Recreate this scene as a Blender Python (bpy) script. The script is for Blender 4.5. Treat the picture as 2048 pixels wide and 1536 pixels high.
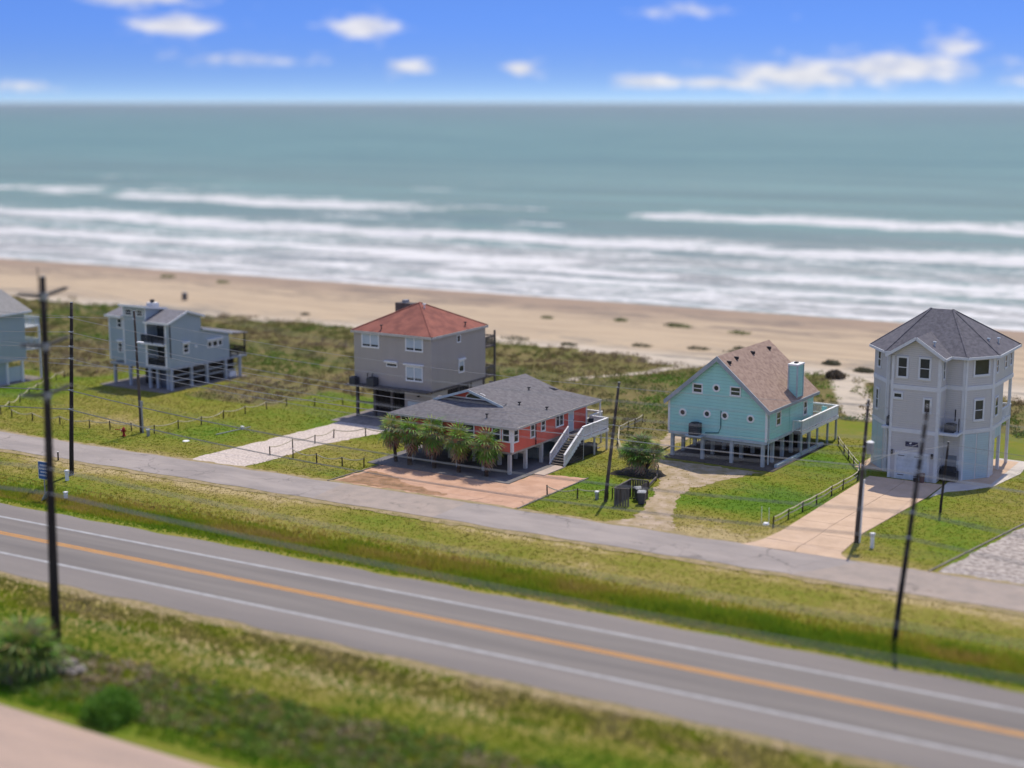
import bpy, math, random
import numpy as np
from mathutils import Vector, Matrix

for _o in list(bpy.data.objects): bpy.data.objects.remove(_o)
random.seed(7); RNG = np.random.default_rng(11)
rad = math.radians
scene = bpy.context.scene
C = scene.collection

# ------------------------------------------------------------------ camera
# X runs along the shore road, Y towards the sea; the camera hovers 32 m up.
CAM_H = 32.0
cam = bpy.data.cameras.new('camera')
camo = bpy.data.objects.new('camera', cam); C.objects.link(camo)
camo.location = (0, 0, CAM_H)
camo.rotation_euler = (rad(90) - math.atan(563 / 3050), 0, rad(30))
cam.sensor_width = 36; cam.lens = 36 * 3050 / 2048
cam.clip_start = 1; cam.clip_end = 90000
cam.dof.use_dof = True; cam.dof.focus_distance = 134
cam.dof.aperture_fstop = 0.057
scene.camera = camo

# ------------------------------------------------------------------ sun, sky, exposure
SUN_EL = rad(64); SUN_DIR = Vector((-0.10, 0.995, 0)).normalized()
sun = bpy.data.lights.new('sun', 'SUN'); sun.energy = 3.1; sun.angle = rad(0.6); sun.color = (1.0, .915, .77)
suno = bpy.data.objects.new('sun', sun); C.objects.link(suno)
_s = Vector((SUN_DIR.x * math.cos(SUN_EL), SUN_DIR.y * math.cos(SUN_EL), math.sin(SUN_EL)))
suno.rotation_euler = _s.to_track_quat('Z', 'Y').to_euler(); suno.location = (0, 0, 60)

world = bpy.data.worlds.new('World'); scene.world = world; world.use_nodes = True
wn = world.node_tree; wn.nodes.clear()
def N(t, ty, **k):
    n = t.nodes.new(ty)
    for a, b in k.items():
        if a.startswith('i_'): n.inputs[a[2:].replace('_', ' ')].default_value = b
        else: setattr(n, a, b)
    return n
def math_(t, op, a, b=None, c=None):
    n = t.nodes.new('ShaderNodeMath'); n.operation = op
    for i, x in enumerate((a, b, c)):
        if x is None: continue
        if isinstance(x, (int, float)): n.inputs[i].default_value = x
        else: t.links.new(x, n.inputs[i])
    return n.outputs[0]
def smooth(t, x, a, b):
    n = t.nodes.new('ShaderNodeMapRange'); n.interpolation_type = 'SMOOTHSTEP'
    t.links.new(x, n.inputs[0]); n.inputs[1].default_value = a; n.inputs[2].default_value = b
    return n.outputs[0]
def mixc(t, f, a, b, bt='MIX'):
    n = t.nodes.new('ShaderNodeMix'); n.data_type = 'RGBA'; n.blend_type = bt
    for i, x in ((0, f), (6, a), (7, b)):
        if isinstance(x, (int, float)): n.inputs[i].default_value = x
        elif isinstance(x, tuple): n.inputs[i].default_value = (*x, 1) if len(x) == 3 else x
        else: t.links.new(x, n.inputs[i])
    return n.outputs[2]
def noise_(t, vec, scale, detail=4, rough=.55, dist=0):
    n = N(t, 'ShaderNodeTexNoise'); n.inputs['Scale'].default_value = scale
    n.inputs['Detail'].default_value = detail; n.inputs['Roughness'].default_value = rough
    n.inputs['Distortion'].default_value = dist
    if vec is not None: t.links.new(vec, n.inputs['Vector'])
    return n.outputs['Fac']

tc = N(wn, 'ShaderNodeTexCoord'); sep = N(wn, 'ShaderNodeSeparateXYZ'); wn.links.new(tc.outputs['Generated'], sep.inputs[0])
zz = math_(wn, 'MAXIMUM', sep.outputs[2], 0.0)
# the air is very clear: the sky turns blue a few degrees above the horizon
zb = math_(wn, 'ADD', math_(wn, 'MULTIPLY', zz, 13.5), 0.11)
cmb = N(wn, 'ShaderNodeCombineXYZ'); wn.links.new(sep.outputs[0], cmb.inputs[0]); wn.links.new(sep.outputs[1], cmb.inputs[1]); wn.links.new(zb, cmb.inputs[2])
nrm = N(wn, 'ShaderNodeVectorMath', operation='NORMALIZE'); wn.links.new(cmb.outputs[0], nrm.inputs[0])
sky = N(wn, 'ShaderNodeTexSky', sky_type='NISHITA', sun_disc=False)
sky.sun_elevation = SUN_EL; sky.sun_rotation = math.atan2(SUN_DIR.x, SUN_DIR.y)
sky.altitude = 0; sky.air_density = 1.0; sky.dust_density = 0.0; sky.ozone_density = 10.0
wn.links.new(nrm.outputs[0], sky.inputs[0])
# fair-weather clouds low over the sea: (azimuth, elevation, half sizes) in degrees
az = math_(wn, 'MULTIPLY', math_(wn, 'ARCTAN2', sep.outputs[0], sep.outputs[1]), 180 / math.pi)
el = math_(wn, 'MULTIPLY', math_(wn, 'ARCSINE', sep.outputs[2]), 180 / math.pi)
def azel(px, py):
    u, v = (px - 1024) / 3050, (768 - py) / 3050
    p = math.atan(563 / 3050)
    d = Vector((u, math.cos(p) + v * math.sin(p), -math.sin(p) + v * math.cos(p))).normalized()
    return math.degrees(math.atan2(d.x, d.y)) - 30, math.degrees(math.asin(d.z))
CL = [(280, -6, 120, 20, 1), (350, 52, 95, 26, 1), (728, 54, 72, 28, 1), (470, 118, 150, 17, .62), (815, 136, 62, 17, .85),
      (1040, 138, 42, 18, .95), (1300, 164, 95, 15, .95), (1600, 150, 170, 34, 1), (1790, 135, 170, 34, 1), (1910, 90, 70, 30, .75),
      (1360, 20, 110, 18, .6), (50, 176, 85, 16, .6), (1450, 165, 120, 16, .9), (2030, 150, 60, 30, .5)]
cvec = N(wn, 'ShaderNodeCombineXYZ'); wn.links.new(math_(wn, 'MULTIPLY', az, .55), cvec.inputs[0]); wn.links.new(math_(wn, 'MULTIPLY', el, 1.5), cvec.inputs[1])
cn = noise_(wn, cvec.outputs[0], 1.6, 6, .6)
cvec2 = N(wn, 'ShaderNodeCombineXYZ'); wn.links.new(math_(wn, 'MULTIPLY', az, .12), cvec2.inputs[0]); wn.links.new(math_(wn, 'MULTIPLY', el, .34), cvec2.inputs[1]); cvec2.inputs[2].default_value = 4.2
fill_clouds = smooth(wn, noise_(wn, cvec2.outputs[0], 2.0, 5, .55), .43, .62)
# unseen clouds all round, thickened to add neutral fill light; none near known ones
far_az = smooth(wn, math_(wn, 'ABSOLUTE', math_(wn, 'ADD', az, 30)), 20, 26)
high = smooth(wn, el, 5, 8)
acc = math_(wn, 'MULTIPLY', fill_clouds, math_(wn, 'MAXIMUM', far_az, high))
for px, py, sx, sy, a in CL:
    a0, e0 = azel(px, py); k = 180 / math.pi / 3050
    dx = math_(wn, 'DIVIDE', math_(wn, 'SUBTRACT', az, a0), sx * k)
    dy = math_(wn, 'DIVIDE', math_(wn, 'SUBTRACT', el, e0), sy * k)
    r2 = math_(wn, 'ADD', math_(wn, 'MULTIPLY', dx, dx), math_(wn, 'MULTIPLY', dy, dy))
    g = math_(wn, 'MULTIPLY', math_(wn, 'EXPONENT', math_(wn, 'MULTIPLY', r2, -1.0)), a)
    acc = math_(wn, 'MAXIMUM', acc, g)
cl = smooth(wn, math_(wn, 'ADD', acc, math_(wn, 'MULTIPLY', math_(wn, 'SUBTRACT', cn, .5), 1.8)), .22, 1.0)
skyc = mixc(wn, 1.0, sky.outputs[0], mixc(wn, smooth(wn, sep.outputs[2], -.012, .06), (.98, .76, .60), (.82, .87, 1.04)), 'MULTIPLY')
ctop = mixc(wn, smooth(wn, cn, .35, .7), (4.1, 3.95, 3.85), (5.2, 4.95, 4.65))
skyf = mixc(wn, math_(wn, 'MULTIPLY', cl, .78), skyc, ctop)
bg = N(wn, 'ShaderNodeBackground'); bg.inputs[1].default_value = 0.15
wn.links.new(skyf, bg.inputs[0])
wo = N(wn, 'ShaderNodeOutputWorld'); wn.links.new(bg.outputs[0], wo.inputs[0])

scene.view_settings.view_transform = 'Standard'; scene.view_settings.look = 'None'
scene.view_settings.gamma = 1; scene.view_settings.use_curve_mapping = False
scene.view_settings.exposure = 0.38
scene.render.engine = 'CYCLES'

# ------------------------------------------------------------------ helpers
def S(r, g, b, k=1.0):
    f = lambda c: (c / 255 / 12.92 if c / 255 <= .04045 else ((c / 255 + .055) / 1.055) ** 2.4) * k
    return (f(r), f(g), f(b))
MATS = {}
def M(name, c, rough=.75, c2=None, ns=1.5, amt=.5, bump=0, bs=12, spec=.3, metal=0, siding=0, axis='Z', stretch=None, fine=.12, crack=0):
    if name in MATS: return MATS[name]
    m = bpy.data.materials.new(name); m.use_nodes = True; t = m.node_tree; b = t.nodes['Principled BSDF']
    co = N(t, 'ShaderNodeTexCoord').outputs['Object']
    if stretch:
        mp = N(t, 'ShaderNodeMapping'); mp.inputs['Scale'].default_value = stretch; t.links.new(co, mp.inputs[0]); vec = mp.outputs[0]
    else: vec = co
    if c2 is None: c2 = tuple(x * .78 for x in c)
    f = noise_(t, vec, ns, 6, .6)
    col = mixc(t, math_(t, 'MULTIPLY', smooth(t, f, .3, .72), amt * 2 if amt < .5 else 1.0), c, c2)
    f2 = noise_(t, co, ns * 14, 3, .6)
    v = math_(t, 'MULTIPLY_ADD', f2, fine * 2, 1 - fine)
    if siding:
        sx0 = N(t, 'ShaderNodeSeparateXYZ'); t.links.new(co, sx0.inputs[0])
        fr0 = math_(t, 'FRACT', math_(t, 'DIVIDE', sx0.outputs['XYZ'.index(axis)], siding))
        v = math_(t, 'MULTIPLY', v, math_(t, 'MULTIPLY_ADD', smooth(t, fr0, .16, .04), -.16, 1.0))   # darker line along each board joint
    if crack:
        vo = N(t, 'ShaderNodeTexVoronoi', feature='DISTANCE_TO_EDGE'); vo.inputs['Scale'].default_value = crack
        wv = N(t, 'ShaderNodeVectorMath', operation='MULTIPLY_ADD'); nz = N(t, 'ShaderNodeTexNoise'); nz.inputs['Scale'].default_value = 1.2; t.links.new(co, nz.inputs['Vector'])
        t.links.new(nz.outputs['Color'], wv.inputs[0]); wv.inputs[1].default_value = (1.6, 1.6, 0); t.links.new(co, wv.inputs[2]); t.links.new(wv.outputs[0], vo.inputs['Vector'])
        ck = math_(t, 'MULTIPLY', smooth(t, vo.outputs['Distance'], .022, .004), smooth(t, noise_(t, co, .12, 3), .45, .6))
        v = math_(t, 'MULTIPLY', v, math_(t, 'MULTIPLY_ADD', ck, -.35, 1.0))
    hs = N(t, 'ShaderNodeHueSaturation'); t.links.new(col, hs.inputs['Color']); t.links.new(v, hs.inputs['Value'])
    t.links.new(hs.outputs[0], b.inputs['Base Color'])
    b.inputs['Roughness'].default_value = rough; b.inputs['Specular IOR Level'].default_value = spec; b.inputs['Metallic'].default_value = metal
    if bump or siding:
        bn = N(t, 'ShaderNodeBump'); bn.inputs['Strength'].default_value = 1.0
        if siding:
            sx = N(t, 'ShaderNodeSeparateXYZ'); t.links.new(co, sx.inputs[0])
            saw = math_(t, 'FRACT', math_(t, 'DIVIDE', sx.outputs['XYZ'.index(axis)], siding))
            h = math_(t, 'MULTIPLY', saw, .03); bn.inputs['Distance'].default_value = 1.0
            if bump: h = math_(t, 'ADD', h, math_(t, 'MULTIPLY', noise_(t, co, bs, 4), bump))
        else:
            h = math_(t, 'MULTIPLY', noise_(t, vec, bs, 5, .65), bump); bn.inputs['Distance'].default_value = 1.0
        t.links.new(h, bn.inputs['Height']); t.links.new(bn.outputs[0], b.inputs['Normal'])
    MATS[name] = m; return m
def link(o, parent=None):
    C.objects.link(o)
    if parent is not None: o.parent = parent
    return o
def tag(o, label=None, cat=None, group=None, kind=None):
    if label: o['label'] = label
    if cat: o['category'] = cat
    if group: o['group'] = group
    if kind: o['kind'] = kind
    return o
def empty(name, loc, rz=0, label=None, cat=None, group=None):
    o = bpy.data.objects.new(name, None); o.location = loc; o.rotation_euler = (0, 0, rz); o.empty_display_size = .2
    link(o); return tag(o, label, cat, group)

class Face:
    """A vertical wall plane: origin, direction along it, outward normal."""
    def __init__(s, o, u):
        s.o = Vector((o[0], o[1], 0)); s.u = Vector((u[0], u[1], 0)).normalized(); s.n = Vector((s.u.y, -s.u.x, 0))
    def p(s, u, z, d): q = s.o + s.u * u + s.n * d; return (q.x, q.y, z)

class MB:
    def __init__(s): s.v = []; s.f = []
    def add(s, vs, fs):
        n = len(s.v); s.v += [tuple(x) for x in vs]; s.f += [tuple(i + n for i in f) for f in fs]; return s
    def box(s, x0, y0, z0, x1, y1, z1):
        if x0 > x1: x0, x1 = x1, x0
        if y0 > y1: y0, y1 = y1, y0
        if z0 > z1: z0, z1 = z1, z0
        return s.add([(x, y, z) for z in (z0, z1) for x, y in ((x0, y0), (x1, y0), (x1, y1), (x0, y1))],
                     [(0, 3, 2, 1), (4, 5, 6, 7), (0, 1, 5, 4), (1, 2, 6, 5), (2, 3, 7, 6), (3, 0, 4, 7)])
    def fbox(s, F, u0, u1, z0, z1, d0, d1):
        P = [F.p(u, z, d) for z in (z0, z1) for u, d in ((u0, d1), (u1, d1), (u1, d0), (u0, d0))]
        return s.add(P, [(0, 3, 2, 1), (4, 5, 6, 7), (0, 1, 5, 4), (1, 2, 6, 5), (2, 3, 7, 6), (3, 0, 4, 7)])
    def prism(s, poly, z0, z1):
        n = len(poly)
        return s.add([(x, y, z0) for x, y in poly] + [(x, y, z1) for x, y in poly],
                     [tuple(range(n - 1, -1, -1)), tuple(range(n, 2 * n))] + [(i, (i + 1) % n, n + (i + 1) % n, n + i) for i in range(n)])
    def extr(s, poly, vec):
        n = len(poly); v = Vector(vec)
        return s.add([Vector(p) for p in poly] + [Vector(p) + v for p in poly],
                     [tuple(range(n - 1, -1, -1)), tuple(range(n, 2 * n))] + [(i, (i + 1) % n, n + (i + 1) % n, n + i) for i in range(n)])
    def cyl(s, p, q, r0, r1=None, n=8):
        r1 = r0 if r1 is None else r1; p = Vector(p); q = Vector(q); d = (q - p).normalized()
        a = d.cross(Vector((0, 0, 1)) if abs(d.z) < .95 else Vector((1, 0, 0))).normalized(); b = d.cross(a)
        vs = []
        for c, r in ((p, r0), (q, r1)):
            for i in range(n):
                t = 2 * math.pi * i / n; vs.append(c + a * (r * math.cos(t)) + b * (r * math.sin(t)))
        return s.add(vs, [(i, n + i, n + (i + 1) % n, (i + 1) % n) for i in range(n)] + [tuple(range(n)), tuple(range(2 * n - 1, n - 1, -1))])
    def beam(s, p, q, w, h):
        """rectangular bar from p to q, w wide, h high"""
        p = Vector(p); q = Vector(q); d = (q - p).normalized()
        a = d.cross(Vector((0, 0, 1))); a = a.normalized() if a.length > .01 else Vector((1, 0, 0)); b = a.cross(d)
        vs = [c + a * (w / 2 * i) + b * (h / 2 * j) for c in (p, q) for i, j in ((-1, -1), (1, -1), (1, 1), (-1, 1))]
        return s.add(vs, [(0, 1, 2, 3), (7, 6, 5, 4), (0, 4, 5, 1), (1, 5, 6, 2), (2, 6, 7, 3), (3, 7, 4, 0)])
    def tube(s, pts, r, n=5):
        pts = [Vector(p) for p in pts]; vs = []; fs = []
        for k, p in enumerate(pts):
            d = (pts[min(k + 1, len(pts) - 1)] - pts[max(k - 1, 0)]).normalized()
            a = d.cross(Vector((0, 0, 1)) if abs(d.z) < .95 else Vector((1, 0, 0))).normalized(); b = d.cross(a)
            rr = r[k] if isinstance(r, (list, tuple)) else r
            for i in range(n):
                t = 2 * math.pi * i / n; vs.append(p + a * (rr * math.cos(t)) + b * (rr * math.sin(t)))
        for k in range(len(pts) - 1):
            for i in range(n):
                fs.append((k * n + i, (k + 1) * n + i, (k + 1) * n + (i + 1) % n, k * n + (i + 1) % n))
        fs.append(tuple(range(n))); fs.append(tuple(range(len(pts) * n - 1, (len(pts) - 1) * n - 1, -1)))
        return s.add(vs, fs)
    def mesh(s, name):
        me = bpy.data.meshes.new(name); me.from_pydata(s.v, [], s.f); me.validate()
        import bmesh
        bm = bmesh.new(); bm.from_mesh(me); bmesh.ops.recalc_face_normals(bm, faces=bm.faces); bm.to_mesh(me); bm.free()
        return me
    def build(s, name, mat, parent=None, smooth=False, bevel=0):
        me = s.mesh(name); me.materials.append(mat)
        if smooth: me.polygons.foreach_set('use_smooth', [True] * len(me.polygons))
        o = bpy.data.objects.new(name, me)
        if bevel:
            b = o.modifiers.new('bevel', 'BEVEL'); b.width = bevel; b.segments = 2; b.limit_method = 'ANGLE'
        return link(o, parent)
def inst(o, parent, loc=None, rot=None, scale=None):
    c = o.copy(); C.objects.link(c); c.parent = parent
    if loc is not None: c.location = loc
    if rot is not None: c.rotation_euler = rot
    if scale is not None: c.scale = scale
    return c
def offset_poly(P, d):
    """offset an anticlockwise polygon outward by d"""
    n = len(P); out = []
    for i in range(n):
        a, b, c = (Vector(P[(i + k) % n]) for k in (-1, 0, 1))
        e1 = (b - a).normalized(); e2 = (c - b).normalized()
        n1 = Vector((e1.y, -e1.x)); n2 = Vector((e2.y, -e2.x))
        m = n1 + n2; m = m / max(m.length_squared / 2, .2) if m.length > 1e-6 else n1
        out.append((b.x + m.x * d, b.y + m.y * d))
    return out
def vnoise(x, y, seed=0):
    """smooth value noise on arrays, 0..1"""
    x = np.asarray(x, float); y = np.asarray(y, float)
    xi = np.floor(x).astype(np.int64); yi = np.floor(y).astype(np.int64); fx = x - xi; fy = y - yi
    fx = fx * fx * (3 - 2 * fx); fy = fy * fy * (3 - 2 * fy)
    def h(a, b):
        n = (a * 374761393 + b * 668265263 + seed * 974711) & 0x7fffffff
        n = ((n ^ (n >> 13)) * 1274126177) & 0x7fffffff
        return ((n ^ (n >> 16)) & 0xffff) / 65535.0
    return (h(xi, yi) * (1 - fx) + h(xi + 1, yi) * fx) * (1 - fy) + (h(xi, yi + 1) * (1 - fx) + h(xi + 1, yi + 1) * fx) * fy
def fbm(x, y, seed=0, oct=4):
    s = 0; a = .5; t = 0
    for k in range(oct): s = s + a * vnoise(x * 2 ** k, y * 2 ** k, seed + k * 17); t += a; a *= .5
    return s / t
def np_mesh(name, V, T, mat, cols=None, parent=None, smooth=False):
    me = bpy.data.meshes.new(name); V = np.asarray(V, np.float32).reshape(-1, 3); T = np.asarray(T, np.int32)
    k = T.shape[1]
    me.vertices.add(len(V)); me.vertices.foreach_set('co', V.ravel())
    me.loops.add(T.size); me.loops.foreach_set('vertex_index', T.ravel())
    me.polygons.add(len(T)); me.polygons.foreach_set('loop_start', np.arange(0, T.size, k, dtype=np.int32))
    if smooth: me.polygons.foreach_set('use_smooth', np.ones(len(T), bool))
    if cols is not None:
        at = me.attributes.new('Col', 'FLOAT_COLOR', 'POINT'); cc = np.ones((len(V), 4), np.float32); cc[:, :3] = cols
        at.data.foreach_set('color', cc.ravel())
    me.update(calc_edges=True); me.validate(); me.materials.append(mat)
    return link(bpy.data.objects.new(name, me), parent)
def leaf_mat(name, transl=.35, rough=.6, mul=1.0):
    m = bpy.data.materials.new(name); m.use_nodes = True; t = m.node_tree; b = t.nodes['Principled BSDF']
    a = N(t, 'ShaderNodeAttribute', attribute_name='Col')
    col = mixc(t, 1.0, a.outputs['Color'], (mul, mul, mul), 'MULTIPLY')
    t.links.new(col, b.inputs['Base Color']); b.inputs['Roughness'].default_value = rough; b.inputs['Specular IOR Level'].default_value = .25
    tr = N(t, 'ShaderNodeBsdfTranslucent'); t.links.new(col, tr.inputs[0])
    mx = N(t, 'ShaderNodeMixShader'); mx.inputs[0].default_value = transl
    t.links.new(b.outputs[0], mx.inputs[1]); t.links.new(tr.outputs[0], mx.inputs[2])
    t.links.new(mx.outputs[0], t.nodes['Material Output'].inputs[0]); return m
# ------------------------------------------------------------------ ground
def sstep(x, a, b):
    t = np.clip((x - a) / (b - a), 0, 1); return t * t * (3 - 2 * t)
def yeff(X, Y): return Y + .08 * (X + 100)
def ground_z(X, Y):
    X = np.asarray(X, float); Y = np.asarray(Y, float)
    e = yeff(X, Y)
    dune = sstep(e, 144, 156) * (1 - sstep(e, 172, 184))
    z = dune * (.25 + 1.5 * (fbm(X / 14, Y / 14, 3) - .35))
    z = z + sstep(Y, 176, 180) * .15 - np.clip((Y - 180) / 47, 0, 2) * .85
    z = z - .45 * np.exp(-((Y - 86.5) / 2.2) ** 2)
    near = 1 - sstep(Y, 66, 69.5)
    z = z + near * (.5 * (fbm(X / 7, Y / 7, 9) - .5) - .25 * np.exp(-((Y - 62.5) / 3) ** 2))
    z = z * np.where(Y < 54.5, 0, 1)
    return z
def axis(lo, a, b, hi, step, k=1.22):
    v = list(np.arange(a, b + 1e-6, step)); s = step; x = a; pre = []
    while x > lo: s *= k; x -= s; pre.append(x)
    s = step; x = v[-1]; post = []
    while x < hi: s *= k; x += s; post.append(x)
    return np.array(pre[::-1] + v + post)
gx = axis(-6000, -330, 25, 6000, 1.25); gy = np.concatenate([axis(-900, 44, 60, 61, 1.0)[:-1], np.arange(61.5, 262, 1.0)])
gy = np.unique(np.round(gy, 3))
GX, GY = np.meshgrid(gx, gy); GZ = ground_z(GX, GY)
def grid_tris(nx, ny):
    i = np.arange(ny - 1)[:, None] * nx + np.arange(nx - 1)[None, :]
    return np.stack([i, i + 1, i + nx + 1, i + nx], -1).reshape(-1, 4)
E0 = yeff(GX, GY)
wob = (fbm(GX / 16, GY / 10, 5) - .5) * 15 + (fbm(GX / 3.5, GY / 3.5, 6) - .5) * 6
sand = sstep(E0 + wob, 168.5, 172.5)
path = np.exp(-((GX + 80.5 - (GY - 150) * .38 + 2 * (fbm(GY / 9, GX * 0, 8) - .5)) / .9) ** 2) * sstep(GY, 150, 153)
sand = np.maximum(sand, path * .9)
p2 = np.exp(-((GX + 41 + (GY - 140) * .42 ) / 2.2) ** 2) * sstep(GY, 146, 152) * 1.0
sand = np.maximum(sand, np.clip(p2 * 1.1, 0, 1))
scrub = sstep(E0 + wob * .5, 131, 137) * (1 - sstep(GX, -62, -58) * (1 - sstep(GY, 146, 150)))
scrub = np.maximum(scrub, sstep(GX, -118, -112) * (1 - sstep(GX, -101.8, -101)) * sstep(GY, 124, 127) * (1 - sstep(GX, -103, -102)))
scrub = np.maximum(scrub, (1 - sstep(GX, -134, -129)) * sstep(GY + (fbm(GX/6, GY/6, 2)-.5)*6, 126, 130))
dry = .5 + .9 * (fbm(GX / 11, GY / 8, 21) - .5)
for yc, w, a in ((95.6, 1.1, .32), (102.9, .9, .25), (83.3, .8, .1), (69.3, 1.2, .5), (66.2, 1.6, .35), (91.5, 2.5, .12)):
    dry = dry + a * np.exp(-((GY - yc) / w) ** 2)
for xc, yc, w, a in ((-45, 106, 5, .25), (-113, 110, 6, .25), (-88, 124, 7, -.35), (-100, 116, 7, -.15), (-40, 116, 4, -.35), (-44, 130, 5, -.35), (-42, 112, 3, -.1),
                     (-27, 112, 4, -.1), (-58, 112, 4, -.2), (-66, 148, 9, -.4), (-80, 108, 4, .12), (-60, 128, 5, .15), (-38, 105, 4, .15), (-60, 105, 3, -.15)):
    dry = dry + a * np.exp(-(((GX - xc) ** 2 + (GY - yc) ** 2) / w ** 2))
cols = np.stack([sand, np.clip(dry, 0, 1), np.clip(scrub, 0, 1)], -1).reshape(-1, 3)

gm = bpy.data.materials.new('ground_mat'); gm.use_nodes = True; t = gm.node_tree; b = t.nodes['Principled BSDF']
pos = N(t, 'ShaderNodeNewGeometry').outputs['Position']
at = N(t, 'ShaderNodeAttribute', attribute_name='Col'); sp = N(t, 'ShaderNodeSeparateColor'); t.links.new(at.outputs['Color'], sp.inputs[0])
n1 = noise_(t, pos, .22, 5, .6); n2 = noise_(t, pos, 1.3, 6, .65); n3 = noise_(t, pos, 6.0, 5, .7)
dryv = math_(t, 'ADD', sp.outputs[1], math_(t, 'ADD', math_(t, 'MULTIPLY', math_(t, 'SUBTRACT', n2, .5), .75), math_(t, 'MULTIPLY', math_(t, 'SUBTRACT', n1, .5), .6)))
cr = N(t, 'ShaderNodeValToRGB'); t.links.new(dryv, cr.inputs[0]); e = cr.color_ramp.elements
e[0].position = .12; e[0].color = (.085, .16, .012, 1); e[1].position = .98; e[1].color = (.38, .30, .15, 1)
for p_, c_ in ((.34, (.135, .178, .017)), (.57, (.185, .182, .027)), (.80, (.26, .215, .06))):
    x = e.new(p_); x.color = (*c_, 1)
lawn = cr.outputs[0]
cr2 = N(t, 'ShaderNodeValToRGB'); t.links.new(math_(t, 'ADD', math_(t, 'MULTIPLY', n1, .6), math_(t, 'MULTIPLY', n2, .5)), cr2.inputs[0]); e = cr2.color_ramp.elements
e[0].position = .35; e[0].color = (.085, .115, .022, 1); e[1].position = .75; e[1].color = (.22, .165, .08, 1); x = e.new(.55); x.color = (.15, .13, .045, 1)
gcol = mixc(t, smooth(t, math_(t, 'ADD', sp.outputs[2], math_(t, 'MULTIPLY', math_(t, 'SUBTRACT', n2, .5), .8)), .35, .65), lawn, cr2.outputs[0])
mp = N(t, 'ShaderNodeMapping'); mp.inputs['Scale'].default_value = (.05, .35, 1); t.links.new(pos, mp.inputs[0])
ns_ = noise_(t, mp.outputs[0], 1.0, 6, .62)
sx = N(t, 'ShaderNodeSeparateXYZ'); t.links.new(pos, sx.inputs[0])
sandc = mixc(t, smooth(t, ns_, .42, .72), (.46, .36, .25), (.355, .275, .195))
sandc = mixc(t, math_(t, 'MULTIPLY', smooth(t, sx.outputs[1], 182, 174), .75), sandc, (.52, .455, .37))
wet = smooth(t, math_(t, 'ADD', sx.outputs[1], math_(t, 'MULTIPLY', math_(t, 'SUBTRACT', ns_, .5), 22)), 204, 222)
sandc = mixc(t, math_(t, 'MULTIPLY', wet, .75), sandc, (.29, .215, .165))
mpw = N(t, 'ShaderNodeMapping'); mpw.inputs['Scale'].default_value = (.09, .30, 1); t.links.new(pos, mpw.inputs[0])
nw = noise_(t, mpw.outputs[0], 1.0, 6, .7, .3)
wr = math_(t, 'MULTIPLY', smooth(t, nw, .45, .62), math_(t, 'MULTIPLY', smooth(t, sx.outputs[1], 196, 208), smooth(t, sx.outputs[1], 226, 219)))
sandc = mixc(t, math_(t, 'MULTIPLY', wr, .8), sandc, (.205, .165, .135))
tr_ = math_(t, 'MULTIPLY', smooth(t, nw, .46, .64), smooth(t, sx.outputs[1], 192, 182))
sandc = mixc(t, math_(t, 'MULTIPLY', tr_, .8), sandc, (.235, .21, .175))
gcol = mixc(t, smooth(t, math_(t, 'ADD', sp.outputs[0], math_(t, 'MULTIPLY', math_(t, 'SUBTRACT', n2, .5), .7)), .38, .6), gcol, sandc)
hs = N(t, 'ShaderNodeHueSaturation'); t.links.new(gcol, hs.inputs['Color']); t.links.new(math_(t, 'MULTIPLY_ADD', n3, .45, .78), hs.inputs['Value'])
t.links.new(hs.outputs[0], b.inputs['Base Color']); b.inputs['Roughness'].default_value = .95; b.inputs['Specular IOR Level'].default_value = .1
bn = N(t, 'ShaderNodeBump'); bn.inputs['Distance'].default_value = 1; bn.inputs['Strength'].default_value = 1
t.links.new(math_(t, 'ADD', math_(t, 'MULTIPLY', n3, .03), math_(t, 'MULTIPLY', n2, .025)), bn.inputs['Height']); t.links.new(bn.outputs[0], b.inputs['Normal'])
g_ = np_mesh('ground', np.stack([GX, GY, GZ], -1).reshape(-1, 3), grid_tris(len(gx), len(gy)), gm, cols, smooth=True)
tag(g_, kind='structure')

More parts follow.
